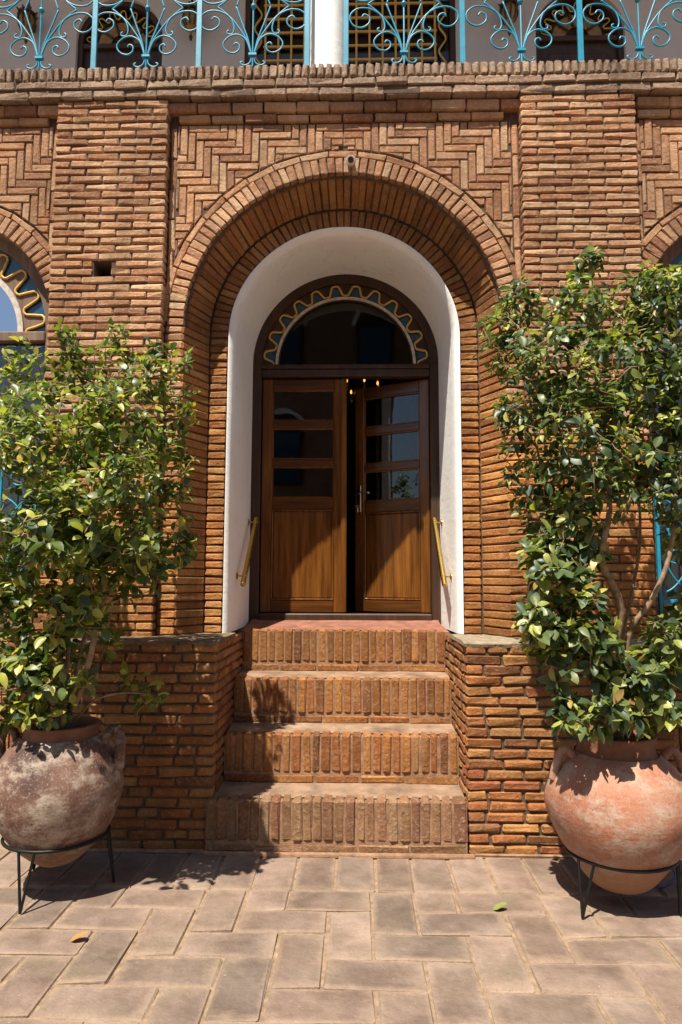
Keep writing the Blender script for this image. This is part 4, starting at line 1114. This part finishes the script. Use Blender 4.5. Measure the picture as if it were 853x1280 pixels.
def shrub(name, label, lobes_, base, seed, mk, droop, ncl, px_center, size, gaps=()):
    rg = random.Random(seed)
    root = empty(name, (base[0], base[1], .8), label, 'shrub', 'potted shrubs')
    # clusters in the crown volume
    cl = []
    tot = sum(l[2]**2 for l in lobes_)
    for (px, py, r, dy) in lobes_:
        k = max(3, int(ncl*r*r/tot))
        Y = base[1]+dy
        D = Y-CAM.y
        for _ in range(k):
            while True:
                v = Vector((rg.uniform(-1, 1), rg.uniform(-1, 1), rg.uniform(-1, 1)))
                if v.length < 1: break
            if v.length > .01: v = v.normalized()*(v.length**.6)*(1.3 if rg.random() < .1 else 1.)
            # lobe centre at its own depth
            c = unpix(px, py, Y); rm_ = r*D/FPX
            p = c+Vector((v.x*rm_, v.y*min(rm_, .3), v.z*rm_))
            if p.y > PYF-.06 and p.z < 1.35: p.y = PYF-.06-rg.uniform(0, .15)
            if p.y > -.08: p.y = -.08-rg.uniform(0, .2)
            qx, qy, qz = project(p)
            if any((qx-g[0])**2+(qy-g[1])**2 < g[2]**2 for g in gaps) and rg.random() < .93: continue
            cl.append((p, (v+Vector((0, -.1, .35))).normalized()))
    # skeleton
    nodes_ = []      # (pos, parent index)
    stems = Stuff()
    bp = Vector((base[0], base[1], .8))
    def add_path(pts, r0, r1):
        P_ = catmull(pts, 4)
        stems.add(tube(P_, r0, 7, r1))
        for p in P_: nodes_.append(p)
    for (pts, r0, r1) in base[2]:
        add_path([unpix(x, y, base[1]+d) if z is None else Vector((base[0]+x, base[1]+y, z)) for (x, y, d, z) in pts], r0, r1)
    nmain = len(nodes_)
    order = sorted(cl, key=lambda c: (c[0]-bp).length)
    for p, d in order:
        best, bd = None, 1e9
        for q in nodes_:
            dz = q.z-p.z
            w = (q-p).length*(1.+(.8 if dz > 0 else 0))
            if w < bd: bd, best = w, q
        L = (p-best).length
        if L > .03:
            mid = (best+p)/2+Vector((rg.uniform(-.1, .1), rg.uniform(-.1, .1), -.12*rg.random()))*L
            r0 = .0022+.005*min(1., L/.5)
            stems.add(tube(catmull([best, mid, p], 3), r0, 5, .0018))
            nodes_.append(mid); nodes_.append(p)
    st = stems.build('stems', M['bark'], root, smooth=True)
    st['kind'] = ''; del st['kind']
    # leaves
    items = []
    for p, d in cl:
        young = rg.random() < .2
        nl = rg.randint(4, 9)
        ax = (d+Vector((rg.gauss(0, .3), rg.gauss(0, .3), rg.gauss(0, .3)))).normalized()
        u_ = ax.orthogonal().normalized(); w_ = ax.cross(u_)
        a0 = rg.random()*6.28
        for i in range(nl):
            a = a0+i*2.4
            el = rg.uniform(-.15, .75)
            dirv = (cos(a)*u_+sin(a)*w_)*cos(el)+ax*sin(el)
            dirv.z -= droop*rg.uniform(.4, 1.2)
            dirv.normalize()
            # leaf face turned up / outward
            up = (Vector((0, 0, 1))*.8+ax*.5+Vector((SUN.x, SUN.y, 0))*.4+Vector((rg.gauss(0, .35), rg.gauss(0, .35), rg.gauss(0, .2))))
            side = up.cross(dirv)
            if side.length < .05: side = dirv.orthogonal()
            side.normalize(); nrm = dirv.cross(side)
            s = size*(1.18 if p.z < 1.9 else .92)*rg.choice((.55, .75, .85, .95, 1., 1.1, 1.25))*rg.uniform(.9, 1.1)*(.8 if young else 1.)
            o_ = p-ax*rg.uniform(0, .06)+dirv*.012
            rr = rg.uniform(.64, .97) if young else (1. if rg.random() < .012 else rg.uniform(0, .76))
            if s*0: pass
            mt4 = Matrix(((dirv.x*s, side.x*s, nrm.x*s, o_.x), (dirv.y*s, side.y*s, nrm.y*s, o_.y), (dirv.z*s, side.z*s, nrm.z*s, o_.z), (0, 0, 0, 1)))
            tip = o_+dirv*s
            if tip.y > -.02 or (tip.y > PYF-.01 and tip.z < 1.27): continue
            items.append((mt4, rg.randrange(len(LG)), rr, o_+dirv*s*.5, s*abs(nrm.dot((CAM-o_).normalized()))))
    # nearest visible leaves become parts of their own
    cells = {}
    for k, it in enumerate(items):
        x, y, z = project(it[3])
        if not (-5 < x < W_+5): continue
        key = (int(x//13), int(y//13))
        if key not in cells or z < cells[key][0]: cells[key] = (z, k)
    top = sorted((k for z, k in cells.values()), key=lambda k: -items[k][4])[:300]
    top = set(top)
    if mk not in LEAFM: LEAFM[mk] = [mesh(v, f, M[mk], True) for v, f in LG]
    fol = Stuff()
    for k, (mt4, v, rr, c, a) in enumerate(items):
        if k in top:
            o = bpy.data.objects.new('leaf', LEAFM[mk][v]); COL.objects.link(o); o.parent = root
            o.matrix_basis = Matrix.Translation(-ORIG[root.name]) @ mt4
        else:
            fol.add(([mt4 @ q for q in LG[v][0]], LG[v][1]), rr)
    fol.build('foliage', M[mk+'_a'], root, smooth=True)
    return root
def unpix(px, py, Y):
    d = AX[0]*((px-W_/2)/FPX)-AX[1]*((py-H_/2)/FPX)+AX[2]
    return CAM+d*((Y-CAM.y)/d.y)
# crown lobes: centre measured on the photograph, then placed at a real depth around the jar (x, y, radius, depth offset)
LL = [(28, 440, 20, .1), (15, 490, 40, .1), (85, 418, 15, -.1), (75, 465, 40, -.1), (150, 412, 14, .1), (145, 462, 40, .15), (192, 430, 12, .05), (190, 470, 36, 0), (236, 450, 13, .1), (224, 510, 30, .2), (60, 540, 70, -.2), (150, 540, 70, -.15), (-30, 560, 80, 0), (212, 580, 42, .1),
      (40, 630, 65, -.25), (120, 625, 65, .1), (190, 640, 52, 0), (225, 680, 24, .1), (95, 690, 55, -.3), (20, 720, 55, -.15), (160, 715, 45, -.2), (-30, 740, 60, 0), (60, 770, 45, -.15), (120, 765, 30, -.3), (12, 820, 42, -.1), (25, 870, 26, -.2),
      (70, 885, 22, -.2), (48, 892, 18, -.25), (185, 868, 17, .1), (165, 845, 14, .2), (95, 820, 22, .2), (200, 700, 22, -.1), (40, 830, 34, -.2), (65, 850, 24, -.25), (110, 850, 12, -.2), (5, 890, 24, -.1), (90, 790, 24, -.1), (140, 800, 14, .1),
      (150, 600, 50, -.5), (90, 650, 60, -.55), (170, 680, 34, -.45), (40, 560, 60, -.5), (130, 520, 45, -.45)]
lstem = [([(-.02, -.02, 0, .8), (98, 870, -.12, None), (118, 800, -.22, None), (126, 740, -.2, None), (118, 640, -.1, None), (110, 520, 0, None)], .021, .006),
         ([(-.06, .02, 0, .8), (85, 830, .1, None), (82, 740, .1, None), (70, 640, .05, None), (55, 520, .05, None)], .017, .006),
         ([(.02, .0, 0, .8), (112, 880, -.05, None), (132, 870, -.1, None), (160, 866, 0, None), (185, 868, .1, None)], .008, .003),
         ([(-.03, .04, 0, .8), (70, 850, .1, None), (40, 790, .0, None), (10, 720, -.1, None), (-20, 620, -.1, None)], .013, .005),
         ([(.03, .03, 0, .8), (105, 800, .15, None), (160, 700, .2, None), (190, 600, .2, None), (200, 480, .15, None)], .013, .005)]
shrub('potted_shrub', 'bushy light green glossy shrub growing from the dark maroon jar', LL, (LX, LY, lstem), 11, 'leaf', .08, 1650, 110, .057, [(12, 612, 30), (175, 770, 34), (120, 790, 14), (60, 715, 16), (180, 600, 14), (105, 600, 13), (200, 520, 14), (90, 500, 12), (35, 505, 12), (150, 655, 12)])
RL = [(650, 375, 34, .15), (625, 410, 26, .1), (738, 328, 18, .05), (722, 345, 16, .05), (720, 390, 44, -.1), (805, 338, 16, 0), (790, 385, 48, .1), (835, 370, 48, -.1), (650, 440, 44, .05), (700, 460, 60, -.2), (785, 460, 65, -.1), (850, 470, 60, 0), (665, 520, 50, -.05),
      (735, 545, 65, -.25), (815, 545, 60, -.1), (685, 590, 48, 0), (750, 610, 46, -.2), (840, 605, 50, -.15), (880, 560, 70, 0), (715, 660, 42, -.1), (670, 640, 28, .1), (690, 715, 32, -.15), (675, 690, 24, -.05), (720, 725, 22, -.2), (745, 690, 20, -.2), (850, 680, 36, .1), (685, 775, 40, -.2),
      (735, 770, 36, -.25), (700, 825, 36, -.15), (755, 830, 34, -.2), (715, 890, 26, -.25), (760, 890, 24, -.3), (810, 850, 36, -.2), (835, 800, 32, -.15), (830, 880, 24, -.2), (795, 895, 20, -.25), (870, 760, 40, 0), (672, 745, 14, 0)]
rstem = [([(.02, .0, 0, .8), (764, 840, -.05, None), (776, 760, -.12, None), (752, 700, -.2, None), (762, 640, -.2, None), (758, 560, -.1, None), (745, 450, 0, None), (738, 350, 0, None)], .026, .006),
         ([(.05, .03, 0, .8), (785, 800, -.05, None), (815, 750, -.12, None), (838, 690, -.15, None), (845, 600, -.1, None), (835, 450, 0, None)], .02, .006),
         ([(-.02, .03, 0, .8), (752, 830, .1, None), (720, 740, .15, None), (690, 650, .1, None), (665, 520, .1, None), (650, 400, .1, None)], .013, .004),
         ([(-.05, 0, 0, .8), (740, 850, -.05, None), (715, 800, -.1, None), (695, 730, -.1, None)], .008, .003),
         ([(.0, .05, 0, .8), (780, 790, .2, None), (800, 680, .2, None), (795, 560, .15, None), (790, 420, .1, None)], .013, .004)]
shrub('potted_shrub', 'tall dark green drooping-leaved shrub growing from the rosy orange jar', RL, (RX, RY_, rstem), 23, 'leaf2', .34, 1600, 770, .061, [(800, 690, 34), (840, 720, 34), (770, 750, 20), (680, 560, 14), (735, 470, 13), (690, 430, 12), (780, 520, 14), (650, 480, 10), (755, 640, 16), (725, 850, 14), (820, 430, 12), (760, 400, 12)])
# ------------------------------------------------------------------ small things on the ground
def fallen(px, py, mat, label, rz, s):
    d = AX[0]*((px-W_/2)/FPX)-AX[1]*((py-H_/2)/FPX)+AX[2]
    p = CAM+d*(-CAM.z/d.z)
    g = leaf_geo(-.25, .5, .3)
    o = obj('fallen_leaf', ([v*s for v in g[0]], g[1]), mat, loc=(p.x, p.y, .006), rot=(.1, -.05, rz), smooth=True)
    tag(o, label, 'leaf')
fallen(88, 1178, M['dry'], 'curled dry brown leaf lying on the paving', .3, .075)
fallen(617, 1139, M['fresh'], 'yellow green fallen leaf lying on the paving', .2, .07)
cb = obj('cable', tube(catmull([(1.62, -.62, .01), (1.7, -.7, .012), (1.8, -.64, .012), (1.86, -.55, .03), (1.82, -.45, .08), (1.8, -.33, .02), (2.1, -.31, .012)], 6), .004, 6), M['cable'], smooth=True)
tag(cb, 'thin blue cable lying behind the rosy orange jar', 'cable')
print('objects', len(bpy.data.objects))
